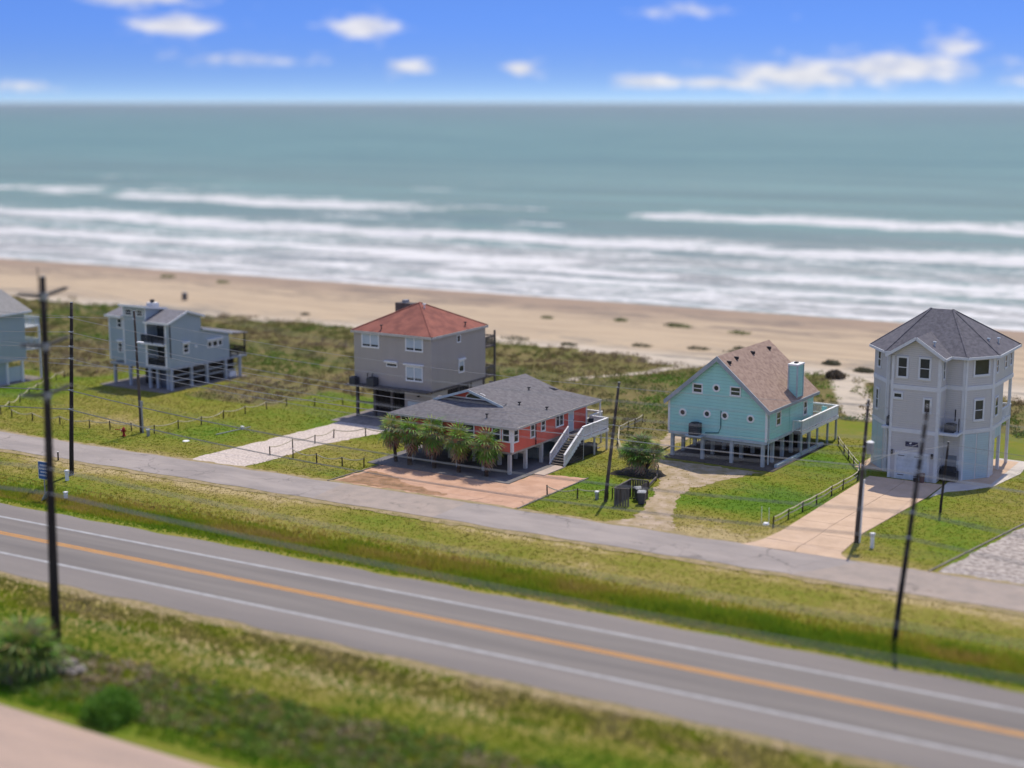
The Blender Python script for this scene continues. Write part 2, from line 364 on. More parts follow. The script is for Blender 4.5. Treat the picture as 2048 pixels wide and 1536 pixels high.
# ------------------------------------------------------------------ sea
SEA = -.7
sxs = axis(-42000, -900, 330, 42000, 3.0, 1.25)
sys_ = np.concatenate([np.arange(221, 345, .9), np.arange(345, 560, 1.6), 560 * 1.012 ** np.arange(1, 370)])
SX, SY = np.meshgrid(sxs, sys_)
foam = np.zeros_like(SX); hz = np.zeros_like(SX)
for k, (y0, hgt, fs, amp, seg, wS, wL) in enumerate(((229.5, .06, .8, 3, .10, 2.0, 4), (238, .12, .75, 5, .35, 2.5, 6), (250, .25, .85, 8, .34, 3, 8), (274, .45, 1.0, 9, .18, 4, 18),
        (296, .3, .5, 10, .50, 3, 10), (320, .8, 1.05, 9, .12, 5, 25), (352, .35, .45, 12, .58, 3, 12), (400, .95, 1.05, 13, .31, 7, 26), (416, .6, .85, 12, .44, 6, 24), (310, .4, .8, 10, .44, 4, 14), (262, .3, .8, 9, .42, 4, 12), (446, .5, .3, 18, .62, 4, 18), (497, .7, .95, 22, .56, 6, 22), (570, .6, .3, 30, .66, 5, 20))):
    yk = y0 + (fbm(SX / 70, SX * 0 + k, 31 + k, 3) - .5) * 2 * amp
    th_ = .45 + 1.1 * fbm(SX / 22, SX * 0 + 5.1 * k, 131 + k, 3); wS = wS * th_; wL = wL * th_
    yk = yk + (fbm(SX / 14, SX * 0 + k, 171 + k, 3) - .5) * 6 * (hgt + .2)
    d = SY - yk
    prof = np.where(d < 0, np.exp(-(d / wS) ** 2), np.exp(-(d / wL) ** 2))
    s = sstep(fbm(SX / 45, SX * 0 + 3.3 * k, 77 + k, 3), seg, seg + .22)
    foam = np.maximum(foam, prof * fs * (.35 + .65 * s) if seg < .3 else prof * fs * s)
    hz += np.where(d < 0, np.exp(-(d / 1.8) ** 2), np.exp(-(d / 6) ** 2)) * hgt * (.4 + .6 * s)
foam = np.maximum(foam, .66 * (1 - sstep(SY, 300, 350)) * (.7 + .6 * (fbm(SX / 25, SY / 9, 4) - .5)))
foam = np.maximum(foam, sstep(fbm(SX / 40, SY / 26, 99), .68, .82) * .62 * (1 - sstep(SY, 420, 620)))
swell = (fbm(SX / 30, SY / 7, 51) - .5) * .5 * (1 - sstep(SY, 1500, 4000))
SZ = SEA + (hz + swell * sstep(SY, 240, 300)) * sstep(SY, 226, 236)
sm = bpy.data.materials.new('sea_water'); sm.use_nodes = True; t = sm.node_tree; b = t.nodes['Principled BSDF']
pos = N(t, 'ShaderNodeNewGeometry').outputs['Position']
at = N(t, 'ShaderNodeAttribute', attribute_name='Col'); sp = N(t, 'ShaderNodeSeparateColor'); t.links.new(at.outputs['Color'], sp.inputs[0])
sx = N(t, 'ShaderNodeSeparateXYZ'); t.links.new(pos, sx.inputs[0])
mp = N(t, 'ShaderNodeMapping'); mp.inputs['Scale'].default_value = (.10, .38, 1); t.links.new(pos, mp.inputs[0])
na = noise_(t, mp.outputs[0], 1.0, 8, .68, .4); nb = noise_(t, pos, .5, 6, .65)
mp2 = N(t, 'ShaderNodeMapping'); mp2.inputs['Scale'].default_value = (.012, .06, 1); t.links.new(pos, mp2.inputs[0]); nc = noise_(t, mp2.outputs[0], 1.0, 5, .6)
yw = math_(t, 'ADD', sx.outputs[1], math_(t, 'MULTIPLY', math_(t, 'SUBTRACT', nc, .5), 160))
wc = mixc(t, smooth(t, yw, 235, 400), (.30, .30, .29), (.15, .225, .215))
wc = mixc(t, smooth(t, yw, 420, 900), wc, (.115, .215, .215))
wc = mixc(t, smooth(t, sx.outputs[1], 1100, 4200), wc, (.125, .185, .205))
wc = mixc(t, math_(t, 'MULTIPLY', smooth(t, nc, .42, .72), .6), wc, (.165, .285, .265))
wc = mixc(t, math_(t, 'MULTIPLY', smooth(t, na, .5, .8), .5), wc, (.09, .135, .135))
mp3 = N(t, 'ShaderNodeMapping'); mp3.inputs['Scale'].default_value = (.0035, .028, 1); t.links.new(pos, mp3.inputs[0]); nd = noise_(t, mp3.outputs[0], 1.0, 5, .62)
wc = mixc(t, math_(t, 'MULTIPLY', smooth(t, nd, .48, .70), .45), wc, (.20, .33, .31)); wc = mixc(t, math_(t, 'MULTIPLY', smooth(t, nd, .50, .30), .40), wc, (.075, .15, .165))
fm = smooth(t, math_(t, 'ADD', sp.outputs[0], math_(t, 'ADD', math_(t, 'MULTIPLY', math_(t, 'SUBTRACT', na, .5), 2.3), math_(t, 'MULTIPLY', math_(t, 'SUBTRACT', nb, .5), 1.1))), .30, .92)
wcol = mixc(t, fm, wc, (.65, .645, .635))
t.links.new(wcol, b.inputs['Base Color']); b.inputs['Specular IOR Level'].default_value = .12
t.links.new(math_(t, 'MULTIPLY_ADD', fm, .3, .5), b.inputs['Roughness'])
bn = N(t, 'ShaderNodeBump'); bn.inputs['Distance'].default_value = 1; bn.inputs['Strength'].default_value = .8
t.links.new(math_(t, 'ADD', math_(t, 'MULTIPLY', na, .5), math_(t, 'MULTIPLY', nb, .3)), bn.inputs['Height']); t.links.new(bn.outputs[0], b.inputs['Normal'])
se = np_mesh('sea', np.stack([SX, SY, SZ], -1).reshape(-1, 3), grid_tris(len(sxs), len(sys_)), sm, np.stack([foam] * 3, -1).reshape(-1, 3), smooth=True)
tag(se, kind='structure')

# ------------------------------------------------------------------ roads
def ragged(P, amp, step=.5, skip=()):
    out = []; n = len(P)
    for i in range(n):
        a = Vector(P[i]); c = Vector(P[(i + 1) % n]); L = (c - a).length; k = max(1, int(L / step)); nn = Vector(((c - a).y, -(c - a).x)).normalized()
        for j in range(k):
            q = a.lerp(c, j / k)
            if j and i not in skip: q = q + nn * (amp * (2 * float(fbm(np.array(q.x / 1.1), np.array(q.y / 1.1), 5)) - 1 + random.uniform(-.35, .35)))
            out.append((q.x, q.y))
    return out
def sheet(name, P, z, mat, parent=None, th=.0, amp=0, step=.5, skip=()):
    P = ragged(P, amp, step, skip) if amp else P
    mb = MB()
    if th: mb.prism(P, z - th, z)
    else: mb.add([(x, y, z) for x, y in P], [tuple(range(len(P)))])
    o = mb.build(name, mat, parent)
    if parent is None: tag(o, kind='structure')
    return o
asph = M('highway_asphalt', S(153, 145, 139, .72), .9, S(138, 131, 127, .72), ns=.35, bump=.01, bs=40, stretch=(.12, 1, 1), fine=.07)
hw = MB()
EDGE = lambda y, s: [(x, y + s * (.12 * math.sin(x * .9) + .22 * (float(vnoise(np.array(x * .7), np.array(y))) - .5))) for x in np.arange(-330, 60, 1.0)]
far = [(-3000, 83.0)] + EDGE(83.0, 1) + [(3000, 83.0)]; nearE = [(-3000, 70.2)] + EDGE(70.2, 1) + [(3000, 70.2)]
hw.add([(x, y, .05) for x, y in nearE] + [(x, y, .05) for x, y in far], [(i, i + 1, len(nearE) + i + 1, len(nearE) + i) for i in range(len(nearE) - 1)])
highway = tag(hw.build('highway', asph), kind='structure')
lane = M('lane_asphalt', S(147, 140, 134, .72), .88, S(129, 123, 119, .72), ns=.9, bump=.008, bs=40, stretch=(.05, 1, 1), fine=.10)
sheet('driving_lane', [(-3000, 73.7), (3000, 73.7), (3000, 80.0), (-3000, 80.0)], .054, lane, highway)
wpaint = M('white_road_paint', S(196, 196, 196, .75), .7, S(170, 170, 170, .75), ns=1.2)
ypaint = M('yellow_road_paint', S(222, 160, 72, .8), .7, S(205, 145, 68, .8), ns=1.0)
for y in (73.42, 80.22): sheet('edge_line', [(-3000, y - .15), (3000, y - .15), (3000, y + .15), (-3000, y + .15)], .058, wpaint, highway)
for y in (76.86, 77.2): sheet('centre_line', [(-3000, y - .10), (3000, y - .10), (3000, y + .10), (-3000, y + .10)], .058, ypaint, highway)
fasph = M('shore_road_asphalt', S(183, 172, 165, .74), .92, S(160, 151, 146, .74), ns=.5, bump=.012, bs=30, stretch=(.3, 1, 1), fine=.1, crack=.22)
fr = MB(); a_ = [(-3000, 97.0)] + EDGE(96.95, .9) + [(3000, 97)]; c_ = [(-3000, 102.2)] + EDGE(102.2, .9) + [(3000, 102.2)]
fr.add([(x, y, .05) for x, y in a_] + [(x, y, .05) for x, y in c_], [(i, i + 1, len(a_) + i + 1, len(a_) + i) for i in range(len(a_) - 1)])
shore_road = tag(fr.build('shore_road', fasph), kind='structure')
tanp = M('pale_road_patch', S(188, 172, 160, .72), .92, S(170, 158, 148, .72), ns=.6, bump=.01, bs=30, crack=.22)
sheet('pale_patch', [(-75, 96.9), (-63.2, 97.0), (-63.1, 102.2), (-75.6, 102.3)], .054, tanp, shore_road, amp=.12, skip=(0, 2))
sheet('pale_patch', [(-34.0, 96.9), (60, 96.9), (60, 102.25), (-30.5, 102.2), (-32.5, 99)], .054, tanp, shore_road, amp=.2, skip=(0, 2))
dirt = M('sandy_verge', S(190, 168, 130, .7), .95, S(150, 138, 90, .7), ns=1.2, bump=.03, bs=8)
for y0, y1, x0, x1 in ((96.1, 97.3, -150, 20), (101.9, 102.75, -150, 20), (69.2, 70.6, -110, 5)):
    sheet('sandy_verge', [(x0, y0), (x1, y0), (x1, y1), (x0, y1)], .03 if y0 < 100 else .028, dirt, amp=.42, step=.45)
lowroad = M('pale_concrete_road', S(205, 178, 160, .72), .9, S(188, 165, 150, .72), ns=.4, bump=.006, stretch=(.2, 1, 1))
sheet('near_road', [(-3000, 43.5), (3000, 43.5), (3000, 52.2), (-20, 52.9), (-50, 53.2), (-70, 53.8), (-110, 54.2), (-3000, 54.2)], .05, lowroad)

# ------------------------------------------------------------------ drives, pads and lots
shell = M('white_shell_gravel', S(236, 222, 210, .82), .95, S(186, 168, 156, .74), ns=4.5, bump=.025, bs=18, fine=.32)
sheet('shell_driveway', [(-93.3, 102.15), (-87.2, 102.15), (-86.4, 107), (-86.6, 112.5), (-85.6, 117), (-84.6, 120.5), (-83.0, 126.3), (-91.4, 126.4), (-91.3, 121), (-92.3, 113)], .012, shell, amp=.35, skip=(0, 6))
sandy = M('worn_shell_track', S(206, 184, 162, .74), .95, S(170, 150, 105, .7), ns=.8, bump=.05, bs=6, fine=.22)
sheet('sandy_driveway', [(-51.4, 102.15), (-45.0, 102.15), (-46.4, 105), (-47.6, 108.2), (-48.9, 112), (-49.4, 115.5), (-48.4, 118.5), (-46.6, 122.6), (-46.0, 124), (-57.2, 124), (-57.4, 134), (-60.6, 137), (-58.6, 128), (-56, 122.6), (-53.4, 118.5), (-51.4, 113), (-50.2, 108), (-49.4, 105)], .012, sandy, amp=.55, step=.35, skip=(0,))
lot = M('shell_lot', S(220, 208, 198, .72), .95, S(140, 128, 120, .72), ns=2.4, bump=.035, bs=14, fine=.35)
sheet('shell_lot', [(-25.4, 102.2), (40, 102.2), (40, 133), (-19.2, 133), (-22.3, 118.5)], .012, lot, amp=.25, skip=(1,))
padm = M('salmon_concrete', S(222, 180, 152, .74), .9, S(202, 160, 132, .74), ns=.7, bump=.006, bs=20, crack=.22)
sheet('parking_pad', [(-77.3, 102.2), (-58.9, 102.2), (-58.8, 106), (-58.6, 114.4), (-63.0, 113.6), (-63.3, 109.2), (-76.7, 109.6)], .016, padm, amp=.32, step=.35, skip=(0, 5))
mud = M('leaf_litter', S(150, 118, 84, .7), .95, S(196, 152, 118, .72), ns=1.1, bump=.02, bs=6)
sheet('leaf_litter', [(-77.0, 102.9), (-72.5, 102.8), (-67, 102.9), (-66, 103.6), (-70.5, 104.8), (-73.8, 106.8), (-76.4, 107.4)], .021, mud, amp=.5, step=.3)
walk = M('walk_concrete', S(214, 196, 180, .74), .9, S(196, 178, 165, .74), ns=.8, bump=.005)
conc = M('driveway_concrete', S(226, 196, 168, .76), .9, S(210, 180, 152, .76), ns=.6, bump=.005, bs=20)
jnt = M('slab_joint', S(150, 132, 116, .6), .95)
drive = sheet('concrete_driveway', [(-39.6, 102.2), (-31.3, 102.2), (-32.4, 103.4), (-32.6, 109.6), (-31.3, 122.5), (-31.2, 127.4), (-37.6, 127.4), (-37.8, 122), (-38.2, 107.1), (-38.6, 104.2)], .014, jnt)
def lx(y): return np.interp(y, [102.2, 103.0, 104.2, 107.1, 122, 128], [-39.6, -39.0, -38.6, -38.2, -37.8, -37.6])
def rx(y): return np.interp(y, [102.2, 102.8, 103.4, 109.6, 122.5, 128], [-31.3, -31.9, -32.4, -32.6, -31.3, -31.2])
rows = [102.2, 104.6, 107.6, 110.8, 114.0, 117.2, 120.4, 123.6, 127.4]
for a0, a1 in zip(rows, rows[1:]):
    ys = np.linspace(a0 + .02, a1 - .02, 6)
    for k in range(2):
        f0, f1 = (.003, .497) if k == 0 else (.503, .997)
        P = [(float(lx(y) + (rx(y) - lx(y)) * f1), float(y)) for y in ys]; Q = [(float(lx(y) + (rx(y) - lx(y)) * f0), float(y)) for y in ys[::-1]]
        MB().prism(P + Q, .0, .05 + random.uniform(0, .006)).build('slab', conc, drive)
apron = sheet('side_walkway', [(-31.15, 122.6), (-30.4, 125.2), (-29.0, 126.6), (-27.4, 129.0), (-26.4, 134.8), (-26.6, 140), (-29.6, 140), (-29.8, 132), (-31.1, 128.5)], .03, M('white_concrete', S(228, 218, 206, .76), .85, S(205, 196, 188, .76), ns=.8), th=.06)
timber = M('grey_timber', S(120, 108, 98, .6), .9, S(88, 80, 74, .6), ns=2, stretch=(1, 1, .2), bump=.01, bs=20)
edgm = M('pale_edging', S(172, 160, 148, .65), .9, S(140, 130, 120, .65), ns=2)
for nm, a, c, lab in (('timber_edging', (-77.4, 102.4), (-76.8, 109.5), 'low timber edging along the left of the salmon parking pad'),
                      ('timber_edging', (-25.8, 102.4), (-22.6, 118.6), 'low pale kerb between the lawn and the white shell lot'),
                      ('timber_edging', (-58.75, 102.6), (-58.45, 114.4), 'thin timber edging on the right of the salmon parking pad')):
    tag(MB().beam((*a, .035), (*c, .035), .12, .09).build(nm, edgm), lab, 'edging', 'timber edgings')
GRX, GRY, GSAND, GSCRUB, GDRY = gx.copy(), gy.copy(), sand.copy(), scrub.copy(), dry.copy()
# ------------------------------------------------------------------ house kit
trim = M('white_trim', (.86, .86, .85), .6, (.80, .80, .79), ns=2)
glass = M('window_glass', (.022, .028, .032), .12, (.035, .045, .05), ns=1, spec=.6)
shade_m = M('window_shade', (.50, .57, .62), .35, (.44, .52, .58), ns=.8, spec=.5)
dark = M('dark_metal', (.03, .03, .033), .6)
acm = M('grey_ac_metal', (.085, .09, .10), .55, (.06, .062, .07), ns=3)
concd = M('slab_concrete', S(170, 160, 152, .6), .9, S(140, 132, 126, .6), ns=.7, bump=.008)
rope_m = M('rope', S(214, 204, 176, .85), .9)
post_m = M('dark_post', S(78, 66, 58, .6), .9, S(56, 48, 44, .6), ns=4, stretch=(1, 1, .2))
wood_d = M('dark_boards', S(74, 66, 62, .55), .9, S(52, 47, 45, .55), ns=2, stretch=(1, 1, .25), bump=.01)
wood_g = M('weathered_wood', S(142, 134, 128, .6), .9, S(104, 98, 94, .6), ns=2, stretch=(1, 1, .25), bump=.01)
PANE = {}
def window(par, F, u0, u1, z0, z1, fw=.11, sash=None, fm=None, gm_=None, blind=0):
    fm = fm or trim; mb = MB(); d = .07
    mb.fbox(F, u0, u1, z0, z0 + fw * 1.2, 0, d + .02).fbox(F, u0, u1, z1 - fw, z1, 0, d)
    mb.fbox(F, u0, u0 + fw, z0 + fw * 1.2, z1 - fw, 0, d).fbox(F, u1 - fw, u1, z0 + fw * 1.2, z1 - fw, 0, d)
    w = mb.build('window', fm, par, bevel=.01)
    MB().fbox(F, u0 + fw, u1 - fw, z0 + fw * 1.2, z1 - fw, -.02, .022).build('pane', gm_ or glass, w)
    m = (u0 + u1) / 2; k = (z0 + z1) / 2
    if sash == 'h': MB().fbox(F, u0 + fw, u1 - fw, k - .035, k + .035, .0, .05).build('sash_bar', fm, w)
    if sash == 'v': MB().fbox(F, m - .05, m + .05, z0 + fw, z1 - fw, .0, .06).build('sash_bar', fm, w)
    if blind: MB().fbox(F, u0 + fw, u1 - fw, z1 - fw - (z1 - z0 - 2 * fw) * blind, z1 - fw, .024, .032).build('blind', shade_m, w)
    return w
def shutter_box(par, F, u0, u1, z, mat=None):
    MB().fbox(F, u0, u1, z, z + .17, 0, .22).build('shutter_box', mat or trim, par, bevel=.02)
def railing(par, pts, z, h, mat, every=1.6, bal=.14, sub='railing', cap=.14):
    mb = MB(); bb = MB(); pp = MB()
    r = None; posts = []
    for a, c in zip(pts, pts[1:]):
        a3 = Vector((a[0], a[1], a[2] if len(a) > 2 else z)); c3 = Vector((c[0], c[1], c[2] if len(c) > 2 else z)); L = (c3 - a3).length; up = Vector((0, 0, 1))
        mb.beam(a3 + up * h, c3 + up * h, cap, .05).beam(a3 + up * .12, c3 + up * .12, .05, .07).beam(a3 + up * (h - .1), c3 + up * (h - .1), .05, .07)
        k = max(1, round(L / every)); posts += [a3.lerp(c3, i / k) for i in range(k + 1)]
        n = int(L / bal)
        for i in range(1, n):
            q = a3.lerp(c3, i / n); bb.box(q.x - .02, q.y - .02, q.z + .1, q.x + .02, q.y + .02, q.z + h - .05)
    r = mb.build(sub, mat, par)
    b = bb.build('balusters', mat, r); b['kind'] = 'stuff'
    for q in posts: MB().box(q.x - .05, q.y - .05, q.z - .1, q.x + .05, q.y + .05, q.z + h - .02).build('rail_post', mat, r)
    return r
def stilt(par, x, y, z1, mat, r=.15, z0=0):
    return MB().box(x - r, y - r, z0, x + r, y + r, z1).build('stilt', mat, par, bevel=.02)
def slope(par, name, P, th, mat):
    return MB().extr(P, (0, 0, -th)).build(name, mat, par)
def ac_unit(par, x, y, z, s=.85, h=.85, mat=None):
    b = MB().box(x - s / 2, y - s / 2, z, x + s / 2, y + s / 2, z + h).build('ac_unit', mat or acm, par, bevel=.04)
    MB().cyl((x, y, z + h - .01), (x, y, z + h + .05), s * .42, n=16).build('fan_grille', dark, b)
    g = MB()
    for i in range(6):
        zz = z + .1 + i * (h - .2) / 5
        g.box(x - s / 2 - .012, y - s / 2 - .012, zz, x + s / 2 + .012, y + s / 2 + .012, zz + .03)
    g.build('louvre', dark, b); return b
def vent(par, x, y, z, mat=None, s=1.0):
    mb = MB().cyl((x, y, z - .2), (x, y, z + .22 * s), .07 * s, n=8).box(x - .14 * s, y - .14 * s, z + .22 * s, x + .14 * s, y + .14 * s, z + .34 * s)
    mb.build('roof_vent', mat or dark, par)
def shingle(name, c, c2, k=.62):
    return M(name, S(*c, k), .9, S(*c2, k), ns=3.0, bump=.025, bs=9, fine=.3)

# ------------------------------------------------------------------ turquoise house
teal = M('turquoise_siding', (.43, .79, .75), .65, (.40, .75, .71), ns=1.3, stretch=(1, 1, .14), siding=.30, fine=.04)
tealtrim = M('pale_blue_trim', (.50, .58, .62), .6)
grayfas = M('grey_fascia', (.42, .45, .48), .65)
H1 = empty('turquoise_house', (-46.50, 125.55, 0), -.05, 'turquoise gabled house on stilts with brown roof and round porthole windows', 'house', 'beach houses')
W, D, zf, sl, rz = 9.6, 10.9, 2.37, .858, 9.72
xm = -W / 2; wt = lambda x: rz - .22 - sl * abs(x - xm)
MB().extr([(0, 0, zf), (0, 0, wt(0)), (xm, 0, wt(xm)), (-W, 0, wt(-W)), (-W, 0, zf)], (0, D, 0)).build('wall', teal, H1)
MB().box(-W - .03, -.03, zf - .25, .03, D + .03, zf - .003).build('floor_beam', tealtrim, H1)
ov, oy = .4, .34
rf = shingle('brown_shingle', (206, 178, 160), (166, 138, 124))
for s in (1, -1):
    e = xm + s * (W / 2 + ov); ez = rz - sl * (W / 2 + ov)
    r_ = slope(H1, 'roof', [(xm, -oy, rz), (e, -oy, ez), (e, D + oy, ez), (xm, D + oy, rz)][::1 if s > 0 else -1], .16, rf)
    MB().extr([(xm, -oy - .03, rz + .02), (e, -oy - .03, ez + .02), (e, -oy - .03, ez - .42), (xm, -oy - .03, rz - .46)], (0, .1, 0)).build('barge_board', grayfas, r_)
    MB().extr([(xm, -oy + .07, rz - .19), (e, -oy + .07, ez - .19), (e, 0, ez - .19), (xm, 0, rz - .19)], (0, 0, -.06)).build('soffit', grayfas, r_)
    MB().box(e - .04, -oy, ez - .28, e + .08, D + oy, ez - .02).build('gutter', grayfas, r_)
    if s > 0:
        for vy, vx in ((.55, -4.0), (2.4, -4.15), (6.0, -4.15), (9.6, -4.1)):
            MB().box(vx - .2, vy - .12, rz - sl * (vx - xm) - .05, vx + .2, vy + .12, rz - sl * (vx - xm) + .22).build('roof_vent', dark, r_, bevel=.03)
F = Face((0, 0), (1, 0))
window(H1, F, -7.3, -6.25, 6.08, 7.05, .13, 'h', gm_=M('green_glass', (.05, .075, .055), .15, spec=.6)); window(H1, F, -3.6, -2.5, 6.18, 7.12, .13, 'h', gm_=MATS['green_glass'])
for u, z in ((-4.92, 6.78), (-8.22, 4.2), (-5.78, 4.32), (-4.03, 4.35), (-1.52, 4.33)):
    w = MB(); n = 20
    vs = [(u + r * math.cos(2 * math.pi * i / n), d, z + r * math.sin(2 * math.pi * i / n)) for r, d in ((.38, 0), (.38, -.07), (.22, -.07), (.22, -.01)) for i in range(n)]
    w.add(vs, [(k * n + i, k * n + (i + 1) % n, (k + 1) * n + (i + 1) % n, (k + 1) * n + i) for k in range(3) for i in range(n)])
    w = w.build('porthole_window', trim, H1)
    MB().cyl((u, -.012, z), (u, -.03, z), .235, n=20).build('pane', glass, w)
G = Face((0, 0), (0, 1))
window(H1, G, 2.05, 3.15, 3.4, 4.78, .14, 'h'); window(H1, G, 8.4, 9.3, 3.3, 4.7, .12, 'h')
for x in (-W, 0):
    MB().box(x - .08 - .02, -.06, zf, x + .08 + .02, .06 - .09, wt(x)).build('corner_board', trim, H1)
MB().box(.012, .05, zf, .05, .22, wt(0) - .1).build('corner_board', trim, H1)
MB().tube([(.2, -.1, 4.9), (.12, .3, 4.7), (.12, .3, .3)], .06, 6).build('downpipe', tealtrim, H1)
MB().box(.01, 5.2, zf, .05, 5.32, wt(0) - .1).build('wall_batten', teal, H1)
MB().tube([(-4.4, -.05, 4.75), (-4.4, -.05, 3.2), (-4.6, -.05, 2.7), (-5.9, -.05, 2.55)], .045, 6).build('conduit', M('conduit_green', (.05, .16, .17), .6), H1)
p = MB().box(-7.5, -1.0, zf - .12, -5.9, -.04, zf - .0).build('ac_shelf', tealtrim, H1); ac_unit(H1, -6.7, -.52, zf + .0, .9, 1.1)
cx0, cx1, cy0, cy1 = -.62, .22, 6.2, 7.6
ch = MB().box(cx0, cy0, 4.9, cx1, cy1, 8.35).build('chimney', teal, H1)
MB().box(cx0 - .09, cy0 - .09, 8.35, cx1 + .09, cy1 + .09, 8.5).build('chimney_cap', trim, ch); MB().box(-.35, 6.7, 8.45, -.05, 7.1, 8.62).build('flue', dark, ch)
for x, y in ((cx0, cy0), (cx1, cy0), (cx1, cy1)): MB().box(x - .06, y - .06, 4.9, x + .06, y + .06, 8.34).build('corner_board', tealtrim, ch)
stm = M('painted_stilt', (.46, .50, .51), .75, (.36, .40, .40), ns=2, stretch=(1, 1, .3))
for y, xs in ((.2, (-9.3, -6.26, -3.37, -.35)), (2.4, (-9.3, -6.28, -3.42, -.4)), (4.9, (-9.3, -6.3, -3.4, -.5)), (7.0, (-9.3, -6.3, -.5)), (9.1, (-9.3, -6.3, -3.4, -.5)), (11.3, (-9.3, -6.3, -3.4, -.5))):
    for x in xs: stilt(H1, x, y, zf - .25, stm, .15)
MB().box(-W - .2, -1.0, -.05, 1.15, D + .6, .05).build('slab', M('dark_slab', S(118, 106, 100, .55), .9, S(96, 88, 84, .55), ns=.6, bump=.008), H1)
MB().beam((.75, .6, .16), (.75, 11.6, .16), .3, .3).build('low_beam', tealtrim, H1)
for y0 in (0.18, 2.4, 4.9): MB().beam((-9.3, y0, 1.95), (-.4, y0, 1.95), .06, .2).build('cross_brace', stm, H1)
for i in range(9): MB().box(-6.2 + i * .62, 9.2, .1, -6.2 + i * .62 + .6, 9.25, 2.0).build('fence_board', wood_d, H1)
for i in range(10): MB().box(-9.5, 4.2 + i * .6, .1, -9.45, 4.2 + i * .6 + .05, 1.3).build('side_picket', wood_d, H1)
dk = MB().box(.06, 5.9, zf - .22, .95, D + .02, zf - .05).box(-W, D + .06, zf - .22, .95, 15.0, zf - .05).build('deck', wood_g, H1)
MB().box(.96, 5.9, zf - .3, 1.02, 15.0, zf - .02).build('deck_skirt', trim, dk)
railing(H1, [(.08, 5.95), (.92, 5.95), (.92, 14.95), (-W, 14.95)], zf - .05, 1.02, trim, cap=.2)
for x, y in ((.85, 6.1), (.85, 8.0), (.85, 10.0), (.85, 12.6), (.85, 14.8), (-3, 14.8), (-6, 14.8), (-9.3, 14.8)): stilt(H1, x, y, zf - .22, stm, .09)
st = MB().beam((-10.1, 12.4, 2.2), (-10.1, 8.8, .1), .06, .25).beam((-11.1, 12.4, 2.2), (-11.1, 8.8, .1), .06, .25).build('rear_stair', trim, H1)
for i in range(9): MB().box(-11.1, 8.9 + i * .4, .18 + i * .235, -10.1, 9.2 + i * .4, .22 + i * .235).build('tread', trim, st)
tb = MB().cyl((-.0 + .5, 9.9, zf + .6), (.5, 9.9, zf + .66), .42, n=14).cyl((.5, 9.9, zf - .05), (.5, 9.9, zf + .6), .04)
tb = tb.build('patio_table', trim); tb.parent = None
tb.matrix_world = Matrix.Translation(H1.location) @ Matrix.Rotation(-.05, 4, 'Z'); tag(tb, 'small round white table on the deck beside the turquoise wall', 'table')
cb = MB().box(-.1, 13.0, zf - .05, .4, 13.5, zf + .5).box(-.1, 13.4, zf + .5, .4, 13.5, zf + 1.0).build('deck_chair', teal); cb.matrix_world = tb.matrix_world.copy()
tag(cb, 'teal deck chair at the sea end of the turquoise house deck', 'chair')

# ------------------------------------------------------------------ red house
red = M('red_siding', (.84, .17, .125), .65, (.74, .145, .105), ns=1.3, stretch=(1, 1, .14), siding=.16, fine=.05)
H2 = empty('red_house', (-64.60, 111.96, 0), -.03, 'low red house on stilts with grey hipped roof and white stairs', 'house', 'beach houses')
W, D, zf, ze = 12.8, 13.3, 2.05, 4.28
MB().box(-W, 0, zf, 0, D, ze).build('wall', red, H2)
MB().box(-W + .1, .1, zf - .2, -.1, D - .1, zf - .004).build('floor_beam', M('cream_beam', (.5, .47, .42), .7), H2)
xm, rz, sl = -6.5, 6.5, .315; ov = .5; fy, by = -.22, 15.3; g0, g1 = 2.85, 12.9
xr, xl = ov - .08, -W - .25; ez = rz - sl * (xr - xm); hx = 3.75; gz = rz - sl * hx
rf = shingle('grey_shingle', (150, 146, 148), (118, 114, 118)); rf2 = rf
rlo = -.05
Rp = slope(H2, 'roof', [(xm, g0, rz), (xm + hx, g0, gz), (xr, fy, ez), (xr, by, ez), (xm + hx, g1, gz), (xm, g1, rz)], .16, rf)
slope(H2, 'roof', [(xm, g1, rz), (xm - hx, g1, gz), (xl, by, ez), (xl, fy, ez), (xm - hx, g0, gz), (xm, g0, rz)], .16, rf)
gy = g0 + .75; gzz = ez + (gz - ez) * (gy - fy) / (g0 - fy)
slope(H2, 'roof', [(xl, fy, ez - .004), (xr, fy, ez - .004), (xm + hx, g0, gz - .006), (xm + hx - .1, gy, gzz), (xm - hx + .1, gy, gzz), (xm - hx, g0, gz - .006)], .16, rf)
slope(H2, 'roof', [(xr, by, ez - .004), (xl, by, ez - .004), (xm - hx, g1, gz - .006), (xm - hx + .1, g1 - .75, gzz), (xm + hx - .1, g1 - .75, gzz), (xm + hx, g1, gz - .006)], .16, rf)
gw = MB().extr([(xm - hx + .1, gy - .05, gz - .15), (xm + hx - .1, gy - .05, gz - .15), (xm, gy - .05, rz - .18)], (0, .1, 0)).build('gable_wall', red, H2)
F2 = Face((0, gy - .05), (1, 0))
MB().fbox(F2, xm - 2.3, xm + 2.3, gzz + .0, gzz + .12, 0, .05).build('gable_band', trim, gw)
n = 10; ap = [(xm + .55 + 1.15 * math.cos(math.pi * i / n), gy - .05, gzz + .13 + .5 * math.sin(math.pi * i / n)) for i in range(n + 1)]
aw = MB().extr([(x, y - .02, z) for x, y, z in ap], (0, -.02, 0)).build('arch_window', glass, gw)
fr_ = MB()
for a, c in zip(ap, ap[1:]): fr_.beam((a[0], a[1] - .06, a[2]), (c[0], c[1] - .06, c[2]), .08, .09)
fr_.build('arch_frame', trim, aw)
for s in (1, -1): MB().beam((xm, g0 - .02, rz - .04), (xm + s * hx, g0 - .02, gz - .04), .05, .22).build('barge_board', tealtrim, H2)
